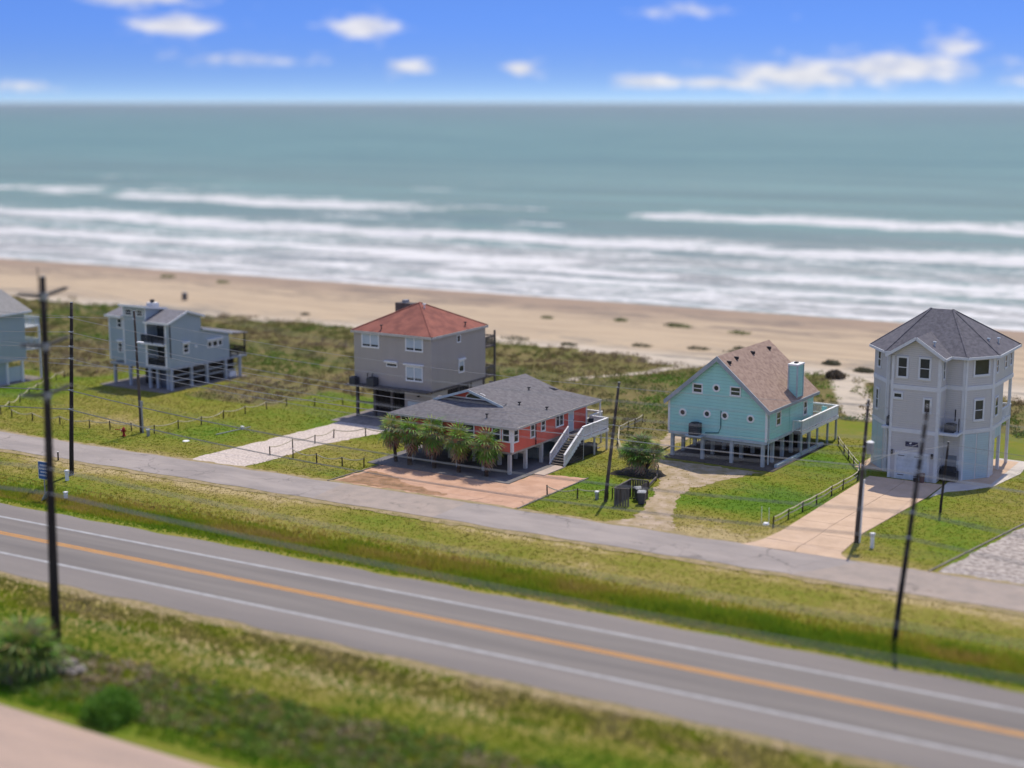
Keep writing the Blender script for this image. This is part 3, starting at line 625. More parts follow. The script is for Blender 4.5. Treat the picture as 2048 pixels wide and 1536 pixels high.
MB().box(xl - .05, fy - .06, ez - .22, xr + .05, fy, ez - .02).box(xr, fy - .06, ez - .22, xr + .06, by, ez - .02).box(xl - .06, fy - .06, ez - .22, xl, by, ez - .02).box(xl, by, ez - .22, xr, by + .06, ez - .02).build('gutter', M('cream_gutter', (.60, .56, .50), .6), H2)
vent(H2, -3.2, .9, ez + (gz - ez) * 1.5 / 3.45 + .02, s=.8)
for vx, vy in ((-2.4, 5.1), (-.6, 6.9), (-4.0, 9.4)): vent(H2, vx, vy, rz - sl * (vx - xm), s=.8)
F = Face((0, 0), (1, 0)); G = Face((0, 0), (0, 1)); GL = Face((-W, 0), (0, -1))
for u0, u1, z0, z1, s in ((.12, .98, 2.85, 4.2, 'h'), (2.96, 3.75, 2.75, 4.15, 'h'), (4.8, 5.6, 3.0, 4.13, 'h'), (7.4, 8.85, 2.9, 4.08, 'v')): window(H2, G, u0, u1, z0, z1, .11, s)
for u0, u1 in ((-1.05, -.2), (-2.1, -1.15), (-5.2, -3.9), (-8.6, -7.3), (-11.9, -10.7)): window(H2, F, u0, u1, 2.9, 4.2, .11, 'h')
dr = MB().fbox(G, 9.75, 10.75, zf + .02, 4.1, 0, .05).build('door', trim, H2); MB().fbox(G, 9.85, 10.62, zf + .08, 3.98, .05, .07).build('door_leaf', shade_m, dr)
MB().fbox(G, 10.62, 10.72, zf + 1.0, zf + 1.08, .05, .12).build('handle', dark, dr)
MB().fbox(G, 3.86, 3.96, zf, 4.2, 0, .08).build('downpipe', M('maroon', (.15, .03, .035), .6), H2)
for Fc, u in ((F, 0), (G, 0), (F, -W + .2), (G, D - .2)): MB().fbox(Fc, u - .2 if Fc is F else u, u if Fc is F else u + .2, zf + .01, ze - .05, 0, .035).build('corner_board', trim, H2)
red_st = M('cream_stilt', (.58, .57, .53), .75, (.45, .44, .41), ns=2, stretch=(1, 1, .3))
for y in (.12, 2.75, 5.5, 8.3, 11, 13.1):
    for x in (-12.5, -10.74, -8.4, -5.77, -3.04, -.35):
        if x < -12 and y < 1: continue
        stilt(H2, x, y, zf - .2, red_st, .15)
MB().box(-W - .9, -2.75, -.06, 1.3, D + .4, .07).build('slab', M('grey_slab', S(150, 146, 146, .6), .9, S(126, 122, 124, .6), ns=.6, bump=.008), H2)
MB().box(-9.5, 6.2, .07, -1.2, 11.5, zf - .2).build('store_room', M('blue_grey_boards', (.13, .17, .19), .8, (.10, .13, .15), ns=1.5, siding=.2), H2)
for x0, y0 in ((-.6, 2.8), (-.6, 5.5), (-2.5, .3), (-6.5, .3)): MB().box(x0 - .3, y0 - .25, zf - .62, x0 + .3, y0 + .25, zf - .2).build('pile_cap', red_st, H2)
dk = MB().box(.04, 8.6, zf - .2, 2.25, D + .1, zf - .02).box(-W, D + .04, zf - .2, .3, 15.8, zf - .02).build('deck', wood_g, H2)
MB().box(2.26, 8.6, zf - .26, 2.32, D + .1, zf + .0).build('deck_skirt', trim, dk)
rlm = trim
railing(H2, [(2.2, 8.6), (2.2, D + .1), (.3, D + .1), (.3, 15.75), (-W, 15.75)], zf, 1.0, rlm, cap=.2)
for x, y in ((2.15, 8.7), (2.15, 10.9), (2.15, D), (.25, 15.7), (-4, 15.7), (-8, 15.7)): stilt(H2, x, y, zf - .2, red_st, .08)
MB().box(.3, 15.2, zf, .42, 15.32, ez - .15).build('porch_post', trim, H2)
stg = MB().beam((.72, 8.55, zf - .12), (.72, 5.2, .06), .07, .3).beam((2.18, 8.55, zf - .12), (2.18, 5.2, .06), .07, .3).build('stair', trim, H2)
nst = 11
for i in range(nst):
    y = 5.25 + i * (3.3 / nst); z = .16 + i * ((zf - .16) / nst)
    MB().box(.76, y, z - .03, 2.14, y + .3, z + .025).build('tread', wood_g, stg)
railing(H2, [(.72, 5.3, .12), (.72, 8.55, zf - .05)], 0, .95, rlm, 1.2, cap=.14, sub='stair_railing')
railing(H2, [(2.18, 5.3, .12), (2.18, 8.55, zf - .05)], 0, .95, rlm, 1.2, cap=.2, sub='stair_railing')
for i in range(8): MB().box(2.235, 5.9 + i * .33, .1 + i * .22, 2.27, 8.6, .1 + i * .22 + .19).build('skirt_board', wood_d, H2)
MB().box(.9, 9.2, .05, 1.9, 12.0, .9).build('storage_bench', dark, H2, bevel=.08)
MB().box(1.35, 1.4, .0, 2.4, 5.1, .085).build('walkway', walk, H2)

# ------------------------------------------------------------------ taupe house
zincl = M('pale_zinc', (.34, .35, .36), .5)
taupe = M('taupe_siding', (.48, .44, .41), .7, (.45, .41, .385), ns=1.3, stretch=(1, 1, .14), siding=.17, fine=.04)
H3 = empty('taupe_house', (-82.14, 126.19, 0), -.03, 'tall taupe box house on stilts with faded red hipped roof', 'house', 'beach houses')
W, D, zf, ze = 9.7, 9.95, 3.48, 8.98
MB().box(-W, 0, zf, 0, D, ze).build('wall', taupe, H3)
MB().box(-W - .5, -.95, zf - .16, .02, -.02, zf - .02).box(-W - .04, -.02, zf - .22, .04, D + .04, zf - .004).build('floor_ledge', wood_g, H3)
ov = .2; rz = 11.6; P4 = [(ov, -ov), (ov, D + ov), (-W - ov, D + ov), (-W - ov, -ov)]; apx = (-W / 2, D / 2, rz); ez = ze + .02
rr = M('faded_red_shingle', S(186, 118, 102, .62), .9, S(150, 94, 84, .62), ns=.9, bump=.025, bs=9, fine=.22)
RO = MB()
RO.add([(x, y, ez) for x, y in P4] + [apx] + [(x, y, ez - .16) for x, y in P4], [(3, 0, 4), (0, 1, 4), (1, 2, 4), (2, 3, 4), (8, 7, 6, 5), (3, 8, 5, 0), (0, 5, 6, 1), (1, 6, 7, 2), (2, 7, 8, 3)])
RO = RO.build('roof', rr, H3)
MB().box(-W - ov - .05, -ov - .05, ez - .26, ov + .05, -ov, ez - .02).box(ov, -ov - .05, ez - .26, ov + .05, D + ov, ez - .02).build('gutter', M('cream_gutter', (.6, .56, .5)), RO)
for a, c in (((ov, -ov), 1), ((-W - ov, -ov), 1), ((ov, D + ov), 1)): MB().beam((a[0], a[1], ez + .02), (apx[0], apx[1], rz + .03), .22, .04).build('hip_cap', rr, RO)
k_ = lambda x: ez + (rz - ez) * (W / 2 + ov - abs(x + W / 2)) / (W / 2 + ov)
vent(RO, -6.4, .3, ez + .45, s=.8); vent(RO, -.3, 6.6, ez + .45, s=.8); vent(RO, -3.9, 4.4, rz - .3, trim, .9)
MB().box(-9.5, 7.0, 8.6, -7.4, 8.2, 11.05).build('chimney', wood_g, H3); MB().box(-8.8, 7.3, 11.05, -8.3, 7.9, 11.35).build('chimney_cap', zincl, H3)
F = Face((0, 0), (1, 0)); G = Face((0, 0), (0, 1))
for u0, u1, z0, z1 in ((-8.7, -6.45, 7.28, 8.82), (-3.18, -1.0, 7.33, 8.87), (-3.18, -1.05, 4.27, 5.85)): window(H3, F, u0, u1, z0, z1, .13, 'v', blind=.82)
shutter_box(H3, F, -3.4, -.95, 5.9); shutter_box(H3, F, -5.8, -4.15, 5.97); window(H3, F, -5.6, -4.2, 5.52, 5.95, .09)
window(H3, G, 4.5, 5.2, 7.8, 8.62, .1); window(H3, G, 4.8, 5.85, 4.6, 5.9, .13, blind=.45); shutter_box(H3, G, 4.7, 6.0, 5.93)
ac_unit(H3, -9.4, -.5, zf - .02, .75, .72); ac_unit(H3, -7.05, -.5, zf - .02, .9, .85)
for x in (-8.0, -7.4): MB().tube([(x, -.06, zf + .6), (x, -.06, zf + 1.1), (x + .15, -.06, zf + 1.2)], .035, 5).build('pipe', dark, H3)
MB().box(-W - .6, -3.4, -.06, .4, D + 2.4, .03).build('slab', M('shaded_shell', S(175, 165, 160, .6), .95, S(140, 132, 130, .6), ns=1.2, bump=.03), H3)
MB().box(-3.4, .05, .03, -.05, D - .5, zf - .22).build('garage_wall', taupe, H3); MB().fbox(Face((0, .05), (1, 0)), -3.0, -.5, .05, 2.2, 0, .04).build('garage_door', shade_m, H3)
MB().fbox(Face((0, .05), (1, 0)), -1.75, -1.55, 2.75, 2.9, 0, .2).build('wall_lamp', dark, H3)
for y in (.12, 3.2, 6.4, 9.7):
    for x in (-9.45, -7.2, -5.0): stilt(H3, x, y, zf - .22, wood_g, .14)
for y in (4.9, 7.2, 9.7): stilt(H3, -.1, y, zf - .22, wood_g, .12)
for z0 in (1.55, .12): MB().beam((-9.45, .0, z0), (-5.0, .0, z0), .07, .16).build('cross_rail', wood_g, H3)
for i in range(6): MB().box(-9.3 + i * .5, 3.3, .05, -9.3 + i * .5 + .48, 3.36, zf - .3).build('fence_board', wood_d, H3)
for i in range(3): MB().box(-5.05 + i * .52, 3.3, .05, -5.05 + i * .52 + .5, 3.36, zf - .3).build('fence_board', wood_d, H3)
MB().box(-9.2, 3.5, .03, -7.6, 8, 1.9).build('boat_shed', dark, H3)
for i in range(9): MB().box(-.06, 2.9 + i * .44, zf - 1.6, -.02, 2.9 + i * .44 + .38, zf - .3).build('screen_slat', wood_d, H3)
for z0 in (zf, 6.7):
    dk = MB().box(-W, D + .03, z0 - .2, 0, 12.0, z0 - .03).build('deck', wood_g, H3); railing(H3, [(-.05, D + .1), (-.05, 11.95), (-W, 11.95)], z0 - .03, 1.0, wood_g)
for x in (-.08, -3.3, -6.5, -9.6): stilt(H3, x, 11.9, 8.2, wood_g, .09)

# ------------------------------------------------------------------ blue-grey house
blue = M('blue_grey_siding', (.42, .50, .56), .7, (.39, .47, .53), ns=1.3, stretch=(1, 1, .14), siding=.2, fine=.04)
H4 = empty('blue_grey_house', (-117.75, 127.0, 0), -.05, 'blue-grey house on stilts with stepped roof and tower beside the street-light pole', 'house', 'beach houses')
W, D, zf = 9.5, 9.7, 2.58
prof = [(0, zf), (D, zf), (D, 5.35), (5.15, 6.4), (5.15, 7.95), (2.78, 8.6), (0, 7.65)]
MB().extr([(0, y, z) for y, z in prof], (-.45, 0, 0)).build('wall', blue, H4)
MB().extr([(-.45, y + (1.5 if y == 0 else 0), z + (.52 if (y == 0 and z > 5) else 0)) for y, z in prof], (-3.05, 0, 0)).build('recess_wall', blue, H4)
MB().box(-.45, 0, zf, -3.5, 1.5, zf + .12).box(-.45, 0, 5.05, -3.5, 1.5, 5.4).build('balcony_floor', trim, H4)
MB().extr([(-3.5, 0, zf), (-3.5, 0, 9.2), (-3.5, 3.2, 8.75), (-3.5, 5.15, 7.9), (-3.5, 5.15, 6.4), (-3.5, D, 5.35), (-3.5, D, zf)], (-3.6, 0, 0)).build('tower_wall', blue, H4)
MB().extr([(-7.1, .0, zf + .25), (-7.1, .0, 7.95), (-7.1, 2.8, 8.6), (-7.1, 5.15, 7.9), (-7.1, 5.15, 6.4), (-7.1, D, 5.35), (-7.1, D, zf + .25)], (-2.4, 0, 0)).build('wing_wall', blue, H4)
rf = shingle('blue_grey_shingle', (160, 158, 164), (132, 130, 136))
def two(x0, x1, pts):
    for (y0, z0), (y1, z1) in zip(pts, pts[1:]):
        r_ = slope(H4, 'roof', [(x0, y0, z0), (x1, y0, z0), (x1, y1, z1), (x0, y1, z1)], .14, rf)
        MB().beam((x1 + .03, y0, z0 - .07), (x1 + .03, y1, z1 - .07), .06, .22).build('barge_board', trim, r_)
    return r_
two(-3.5, .3, [(-.35, 7.72), (2.78, 8.82), (5.5, 8.02)]); two(-7.3, -3.2, [(-.45, 9.42), (3.0, 8.92)]); two(-9.8, -7.1, [(-.35, 8.02), (2.8, 8.82), (5.5, 8.0)]); two(-9.7, .2, [(5.16, 6.56), (D + .3, 5.5)])
two(-7.1, -3.5, [(3.0, 8.86), (5.4, 8.02)])
MB().box(-3.55, -.4, 7.5, .3, -.34, 7.74).build('fascia', trim, H4); MB().box(-7.3, -.5, 9.22, -3.2, -.44, 9.44).build('fascia', trim, H4); MB().box(-9.8, -.4, 7.82, -7.12, -.34, 8.04).build('fascia', trim, H4)
c_ = MB().box(-6.3, 2.9, 8.6, -5.2, 3.8, 9.3).build('chimney', trim, H4); MB().cyl((-5.75, 3.3, 9.3), (-5.75, 3.3, 9.65), .25, n=10).build('chimney_cap', dark, c_)
F = Face((0, 0), (1, 0)); G = Face((0, 0), (0, 1))
for u in (-3.5, -.45): MB().fbox(F, u - .14, u + .14, zf, 7.5, 0, .04).build('corner_board', trim, H4)
MB().fbox(F, -7.16, -6.98, zf, 9.2, 0, .04).build('corner_board', trim, H4); MB().fbox(F, -9.5, -9.34, zf + .25, 7.95, 0, .04).build('corner_board', trim, H4)
MB().fbox(F, -3.6, -3.44, 7.8, 9.2, 0, .05).build('corner_board', trim, H4)
for u0, u1, z0, z1 in ((-8.1, -7.3, 6.6, 7.75), (-8.1, -7.35, 3.75, 5.0), (-6.75, -5.6, 8.12, 8.9), (-4.9, -3.85, 8.15, 8.92)): window(H4, F, u0, u1, z0, z1, .1, 'h')
shutter_box(H4, F, -8.2, -7.25, 5.02)
B2 = Face((0, 1.5), (1, 0))
for z0, z1 in ((zf + .15, 4.7), (5.45, 7.4)): w = MB().fbox(B2, -3.3, -1.6, z0, z1, 0, .03).build('patio_door', glass, H4)
railing(H4, [(-3.9, -.35), (-.5, -.35)], 5.35, .85, dark, bal=.1); MB().box(-3.95, -.4, 5.1, -.45, 0, 5.32).build('balcony', trim, H4)
railing(H4, [(-3.45, .06), (-.5, .06)], zf + .1, .85, dark, bal=.1)
window(H4, G, 2.15, 3.1, 3.95, 5.1, .13, 'h'); shutter_box(H4, G, 2.1, 3.2, 5.12)
window(H4, G, 6.05, 6.8, 4.1, 4.85, .1); window(H4, G, 6.85, 7.75, 4.1, 4.85, .1); window(H4, G, 7.8, 8.5, 4.1, 4.85, .1); shutter_box(H4, G, 6.0, 8.6, 4.95)
MB().fbox(G, .15, .3, 3.7, 7.45, 0, .05).build('louvre_strip', dark, H4); MB().fbox(G, 4.1, 4.35, 4.45, 4.7, 0, .08).build('meter_box', trim, H4)
MB().box(-W, -.02, zf - .25, .05, D, zf - .01).build('floor_beam', M('pale_beam', (.45, .48, .52), .7), H4)
ps = M('pale_stilt', (.42, .46, .50), .75, (.34, .37, .41), ns=2, stretch=(1, 1, .3))
for x, y in ((-.05, .3), (-.05, 3.4), (-.05, 5.9), (-.05, 9.0), (-.05, 11.4), (-3.2, .1), (-6.35, .1), (-9.3, .5), (-3.2, 3.4), (-9.3, 5.5), (-9.3, 9.3), (-6.3, 9.3), (-2.3, .4), (-.7, .4)): stilt(H4, x, y, zf - .25, ps, .15)
MB().box(-2.2, .7, .06, -.75, 5.2, zf - .3).build('garage', M('navy_grey', (.075, .09, .125), .7), H4)
for i in range(22): MB().box(-.75 - .03, 1.0 + i * .46, .06, -.72, 1.0 + i * .46 + .43, zf - .28).build('fence_board', wood_d, H4)
for i in range(7): MB().box(-5.9 + i * .45, 1.9, .06, -5.9 + i * .45 + .42, 1.94, zf - .28).build('fence_board', wood_d, H4)
for z0 in (1.3, .7): MB().beam((-.2, .6, z0 + .3), (-.2, 11.0, z0 + .3), .05, .12).build('cross_rail', ps, H4)
MB().box(-W - .5, -1.4, -.06, .6, 12.2, .06).build('slab', concd, H4)
dk = MB().box(-W, D + .02, zf - .22, .1, 12.5, zf - .03).build('deck', ps, H4); railing(H4, [(.0, D + .1), (.0, 12.4), (-W, 12.4)], zf - .03, .95, wood_d)
slope(H4, 'porch_roof', [(.25, D + .35, 5.42), (.25, 12.7, 5.2), (-W, 12.7, 5.2), (-W, D + .35, 5.42)], .12, rf)
for x in (-.05, -3.2, -6.3, -9.3): stilt(H4, x, 12.35, 5.1, wood_d, .08, zf)
cov = MB().box(-.65, 9.8, .06, -.2, 11.0, .75).build('covered_bench', trim, H4, bevel=.1)

# ------------------------------------------------------------------ house at the left edge
H5 = empty('blue_house', (-136.6, 124, 0), -.03, 'blue-grey house cut off by the left edge of the picture', 'house', 'beach houses')
zf = 2.85
MB().box(-9, -9.5, zf, 0, -.5, 8.3).build('wall', blue, H5)
MB().box(-9.05, -9.5, zf - .25, .04, -.45, zf - .005).build('floor_beam', MATS['pale_beam'], H5)
rfl = shingle('pale_grey_shingle', (176, 174, 172), (150, 148, 146))
r_ = slope(H5, 'roof', [(.5, -10, 8.3), (.5, .2, 8.3), (-4.5, .2, 10.4), (-4.5, -10, 10.4)], .16, rfl); slope(H5, 'roof', [(-4.5, -10, 10.4), (-4.5, .2, 10.4), (-9.5, .2, 8.3), (-9.5, -10, 8.3)], .16, rfl)
MB().box(.5, -10, 8.06, .56, .2, 8.28).build('gutter', trim, r_)
for z0 in (4.7, 7.3):
    MB().box(-7, -.45, z0 - 1.1, -.1, 1.9, z0 - .95).build('balcony', trim, H5); railing(H5, [(-.15, -.4), (-.15, 1.85), (-7, 1.85)], z0 - .95, .95, MATS['pale_blue_trim'], sub='balcony_railing')
for x, y in ((-.2, -1.0), (-.2, -3.2), (-.2, -6), (-.2, 1.8), (-6.8, 1.8), (-4, -1), (-8, -1)): stilt(H5, x, y, zf - .25 if y < 1 else 6.4, trim, .13)
MB().box(-8.5, -9.3, .0, -.3, -3.1, zf - .26).build('store_room', blue, H5); MB().box(-.3, -2.9, .2, -.22, -1.2, 1.9).build('gate_panel', shade_m, H5)
MB().box(-9.4, -9.8, -.06, .4, 2, .05).build('slab', concd, H5)

# ------------------------------------------------------------------ lavender house
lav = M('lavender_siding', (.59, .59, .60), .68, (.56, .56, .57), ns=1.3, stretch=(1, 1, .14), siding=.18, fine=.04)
trim_w = trim; trim = M('soft_white_trim', (.68, .70, .71), .6, (.62, .64, .65), ns=2)
H6 = empty('lavender_house', (-32.0, 127.75, 0), -.03, 'three-storey lavender-grey house with white trim, eight-sided body and garage door', 'house', 'beach houses')
A, B, E_, Fp = (1.6, 1.9), (3.35, 4.4), (-7.25, 4.6), (-5.15, 1.9)
bay = [(-4.2, 1.9), (-4.2, 0), (0, 0), (0, 1.9)]
def plan(yb): return [Fp] + bay + [A, B, (3.35, yb), (-7.25, yb), E_]
lowm = M('pale_blue_boards', (.48, .62, .67), .7, (.45, .58, .63), ns=.8, siding=.2, fine=.05)
MB().prism(plan(5.6), 0, 4.28).build('ground_wall', lav, H6)
MB().prism(plan(7.8), 4.3, 8.04).build('wall', lav, H6); MB().prism(plan(11), 8.06, 10.86).build('wall', lav, H6)
MB().prism(offset_poly(plan(7.8), .045), 4.12, 4.45).build('band', trim, H6); MB().prism(offset_poly(plan(11), .045), 7.88, 8.24).build('band', trim, H6)
MB().extr([(-4.2, .0, 10.862), (0, .0, 10.862), (-2.1, .0, 12.2)], (0, 1.9, 0)).build('gable_wall', lav, H6)
eo = offset_poly([Fp, A, B, (3.35, 11), (-7.25, 11), E_], .45); ezz = 10.80; rz = 14.15; rL, rR = (-2.95, 6.4), (-1.0, 6.4)
rf = shingle('slate_shingle', (134, 132, 140), (106, 104, 112))
V = [(x, y, ezz) for x, y in eo] + [(*rL, rz), (*rR, rz)] + [(x, y, ezz - .16) for x, y in eo]
RO = MB().add(V, [(0, 1, 7, 6), (1, 2, 7), (2, 3, 7), (3, 4, 6, 7), (4, 5, 6), (5, 0, 6), tuple(range(13, 7, -1))] + [(8 + i, 8 + (i + 1) % 6, (i + 1) % 6, i) for i in range(6)]).build('roof', rf, H6)
for (x, y), r_ in zip(eo, (rL, rR, rR, rR, rL, rL)): MB().beam((x, y, ezz + .02), (*r_, rz + .02), .2, .04).build('hip_cap', rf, RO)
g_ = MB()
for i in range(6):
    a, c = eo[i], eo[(i + 1) % 6]; ne = Vector((c[1] - a[1], a[0] - c[0])).normalized() * .03
    if i == 0: g_.beam((a[0] + ne.x, a[1] + ne.y, ezz - .1), (-4.6, a[1] + ne.y, ezz - .1), .06, .22).beam((.4, a[1] + ne.y, ezz - .1), (c[0] + ne.x, c[1] + ne.y, ezz - .1), .06, .22)
    else: g_.beam((a[0] + ne.x, a[1] + ne.y, ezz - .1), (c[0] + ne.x, c[1] + ne.y, ezz - .1), .06, .22)
g_.build('gutter', trim, RO)
gx0, gx1, gxm, gtop = -4.65, .45, -2.1, 12.45; gsl = (gtop - ezz) / (gx1 - gxm); yb_ = eo[0][1]; msl = (rz - ezz) / (6.4 - yb_)
for s, e in ((1, gx1), (-1, gx0)):
    P = [(gxm, -.45, gtop), (e, -.45, ezz), (e, yb_ + .05, ezz + .02), (gxm, yb_ + (gtop - ezz) / msl + .1, gtop)]
    r_ = slope(H6, 'roof', P if s > 0 else P[::-1], .15, rf)
    MB().beam((gxm, -.49, gtop - .06), (e, -.49, ezz - .06), .07, .26).build('barge_board', trim, r_); MB().beam((e + s * .03, -.45, ezz - .1), (e + s * .03, yb_, ezz - .1), .06, .22).build('gutter', trim, r_)
vent(RO, .0 - .9, .9, 11.75, shade_m, .9); vent(RO, 2.9, 7.0, 11.6, shade_m, .9); vent(RO, 2.4, 5.6, 11.7, shade_m, .9); vent(RO, -6.2, 6.5, 11.3, dark, .7)
F = Face((0, 0), (1, 0)); D1 = Face(A, (B[0] - A[0], B[1] - A[1])); G = Face((3.35, 0), (0, 1)); AL = Face((0, 0), (0, 1)); D2 = Face(E_, (Fp[0] - E_[0], Fp[1] - E_[1])); FF = Face((0, 1.9), (1, 0))
for u0, u1, z0, z1, s in ((-3.8, -2.75, 8.8, 10.75, 'h'), (-1.92, -.8, 8.8, 10.8, 'h'), (-4.05, -3.1, 6.95, 7.62, None), (-1.4, -.62, 5.9, 7.32, None)): window(H6, F, u0, u1, z0, z1, .17, s)
window(H6, D1, .75, 2.55, 9.0, 10.62, .17); window(H6, D1, 1.0, 2.15, 5.1, 7.1, .17, 'h')
window(H6, D2, .9, 1.8, 8.9, 10.5, .15, 'h'); window(H6, D2, .7, 1.55, 5.1, 7.1, .15, 'h')
window(H6, AL, .55, 1.25, 8.8, 10.5, .14, 'h')
for u0, u1 in ((4.75, 5.6), (7.6, 8.5), (9.4, 10.2)): window(H6, G, u0, u1, 9.05, 10.35, .13, 'h')
window(H6, G, 5.0, 6.2, 5.2, 7.0, .13, 'h')
for Fc, u0, u1 in ((F, -4.2, -3.98), (F, -.22, 0), (AL, 0, .2), (FF, 1.38, 1.6), (D1, 0, .2), (D1, 2.88, 3.08), (G, 4.4, 4.6), (D2, 3.2, 3.4), (FF, -5.15, -4.95)):
    MB().fbox(Fc, u0, u1, .02, 10.75, 0, .05).build('corner_board', trim, H6)
gd = MB().fbox(F, -3.6, -.6, .0, 2.45, 0, .03).build('garage_frame', trim, H6); gp = M('garage_door_paint', (.60, .66, .71), .55)
for i in range(4): MB().fbox(F, -3.42, -.78, .03 + i * .57, .03 + i * .57 + .55, .03, .055).build('garage_panel', gp, gd)
for i in (-3.3, -1.9):
    for z0 in (.35, 2.05): MB().fbox(F, i, i + .55, z0, z0 + .07, .055, .07).build('hinge', acm, gd)
for u in (-3.85, -.38): MB().fbox(F, u - .07, u + .07, 2.1, 2.5, 0, .18).build('wall_lamp', dark, H6)
sgn = MB().fbox(F, -2.72, -1.62, 2.95, 3.36, 0, .05).build('name_board', M('navy_board', (.02, .022, .07), .5), H6)
MB().fbox(F, -2.38, -2.22, 3.16, 3.27, .05, .056).fbox(F, -2.3, -2.16, 3.22, 3.31, .05, .056).build('gull_mark', trim, sgn)
lt = MB(); u = -2.6
for w_ in (.07, .05, .09, .06, .07, .03, .08, .06, .07, .05, .06, .07): lt.fbox(F, u, u + w_ * .75, 3.03, 3.09, .05, .055); u += w_ + .01
lt.build('lettering', M('pale_lettering', (.35, .36, .45), .6), sgn)
for x0, x1, y0 in ((.02, 1.6, .15), (-5.1, -4.22, .6)): MB().box(x0, y0, 4.18, x1, 1.88, 4.36).build('ac_platform', trim, H6)
ac_unit(H6, .75, 1.05, 4.37, .85, .7); ac_unit(H6, -4.55, 1.2, 4.37, .5, .8)
MB().tube([(.9, 1.86, 5.2), (.9, 1.86, 6.2)], .05, 6).build('pipe', dark, H6); MB().box(1.42, 1.0, 4.4, 1.5, 1.08, 5.6).build('pipe', dark, H6)
for i in range(2): MB().fbox(D1, .22 + i * 1.38, .22 + i * 1.38 + 1.22, .05, 4.05, 0, .02).build('board_panel', lowm, H6)
MB().fbox(D1, 1.44, 1.52, .05, 4.1, .0, .05).build('batten', trim, H6)
for i in range(2): MB().fbox(D2, .15 + i * 1.4, .15 + i * 1.4 + 1.25, .05, 4.05, 0, .02).build('board_panel', lowm, H6)
for i in range(4): MB().fbox(G, 4.62 + i * .28, 4.62 + i * .28 + .16, .05, 4.1, 0, .03).build('batten', trim, H6)
for i in range(3): MB().fbox(G, 5.75 + i * .7, 5.75 + i * .7 + .6, 3.2, 4.12, -.06, -.02).build('board_panel', lowm, H6)
dm = M('door_blue_grey', (.22, .25, .29), .6); MB().fbox(FF, .35, 1.2, .05, 2.15, 0, .04).build('side_door', dm, H6); MB().fbox(FF, 1.22, 1.38, 1.35, 1.75, 0, .1).build('meter_box', shade_m, H6)
for x in (3.2, -1.6, -7.05):
    for y in (7.8, 10.8): stilt(H6, x, y, 4.12, trim, .13)
    stilt(H6, x, 10.8, 7.9, trim, .12, 4.45)
MB().prism([(3.35, 7.82), (3.35, 11), (-7.25, 11), (-7.25, 7.82)], 4.14, 4.44).build('balcony', trim, H6)
railing(H6, [(3.3, 7.9), (3.3, 10.95), (-7.2, 10.95)], 4.45, 1.0, trim, sub='balcony_railing')
MB().box(-7.8, 2.0, -.06, 4.2, 11.6, .04).build('slab', conc, H6)

trim = trim_w
# ------------------------------------------------------------------ poles and wires
polem = M('creosote_pole', S(84, 74, 70, .55), .9, S(50, 44, 44, .55), ns=2.5, stretch=(1, 1, .12), bump=.01, bs=18)
poleg = M('weathered_pole', S(128, 116, 108, .55), .9, S(84, 74, 70, .55), ns=2.5, stretch=(1, 1, .12), bump=.01, bs=18)
zinc = M('galvanised', (.38, .39, .40), .5, (.30, .31, .32), metal=.4)
insul = M('grey_insulator', (.12, .115, .115), .5)
wire_m = M('aluminium_wire', (.40, .40, .40), .55, (.34, .34, .34)); cable_m = M('grey_cable', (.27, .27, .27), .7)
def pole(base, top, r0, r1, label, mat, name='utility_pole'):
    p = empty(name, (base[0], base[1], 0), 0, label, 'utility pole', 'utility poles')
    d = Vector((top[0] - base[0], top[1] - base[1], top[2]))
    n = 10; pts = [d * (i / 7) for i in range(8)]; pts[0] = Vector((0, 0, -.6)) ; rs = [r0 + (r1 - r0) * i / 7 for i in range(8)]
    MB().tube(pts, rs, n).build('shaft', mat, p, smooth=True)
    MB().cyl(pts[-1], pts[-1] + Vector((0, 0, .04)), r1 * 1.04, n=n).build('cap', zinc, p)
    return p, d
pa, da = pole((-67.9, 62.39), (-67.54, 62.6, 22.09), .31, .17, 'tall dark transmission pole nearest the camera with angled insulator arms', polem)
pb, db = pole((-98.11, 92.96), (-97.42, 93.36, 15.17), .2, .13, 'dark pole on the verge right behind the tall transmission pole', polem)
pr, dr_ = pole((-23.9, 87.5), (-23.15, 89.76, 14.15), .19, .11, 'dark leaning pole rising from the ditch in front of the lavender house', polem)
pc, dc = pole((-105.14, 109.05), (-105.31, 108.95, 12.08), .16, .10, 'wooden pole with a small street light beside the red hydrant', poleg)
pd, dd = pole((-53.71, 108.21), (-52.83, 108.71, 9.87), .16, .10, 'leaning brown pole beside the wooden bin pen', poleg)
pe, de = pole((-32.36, 106.93), (-31.95, 107.16, 10.74), .17, .10, 'grey pole carrying a transformer at the concrete driveway', poleg)
pf, df = pole((-29.17, 118.46), (-28.84, 118.65, 5.73), .11, .08, 'short rusty service pole on the lawn of the lavender house', polem)
MB().cyl((0, 0, -.1), (0, 0, .12), .25, n=12).build('footing', zinc, pb)
rodp = MB().cyl(da * .93 + Vector((-.2, -.1, 0)), da + Vector((-.25, -.12, .55)), .03, n=6).build('ground_rod', dark, pa)
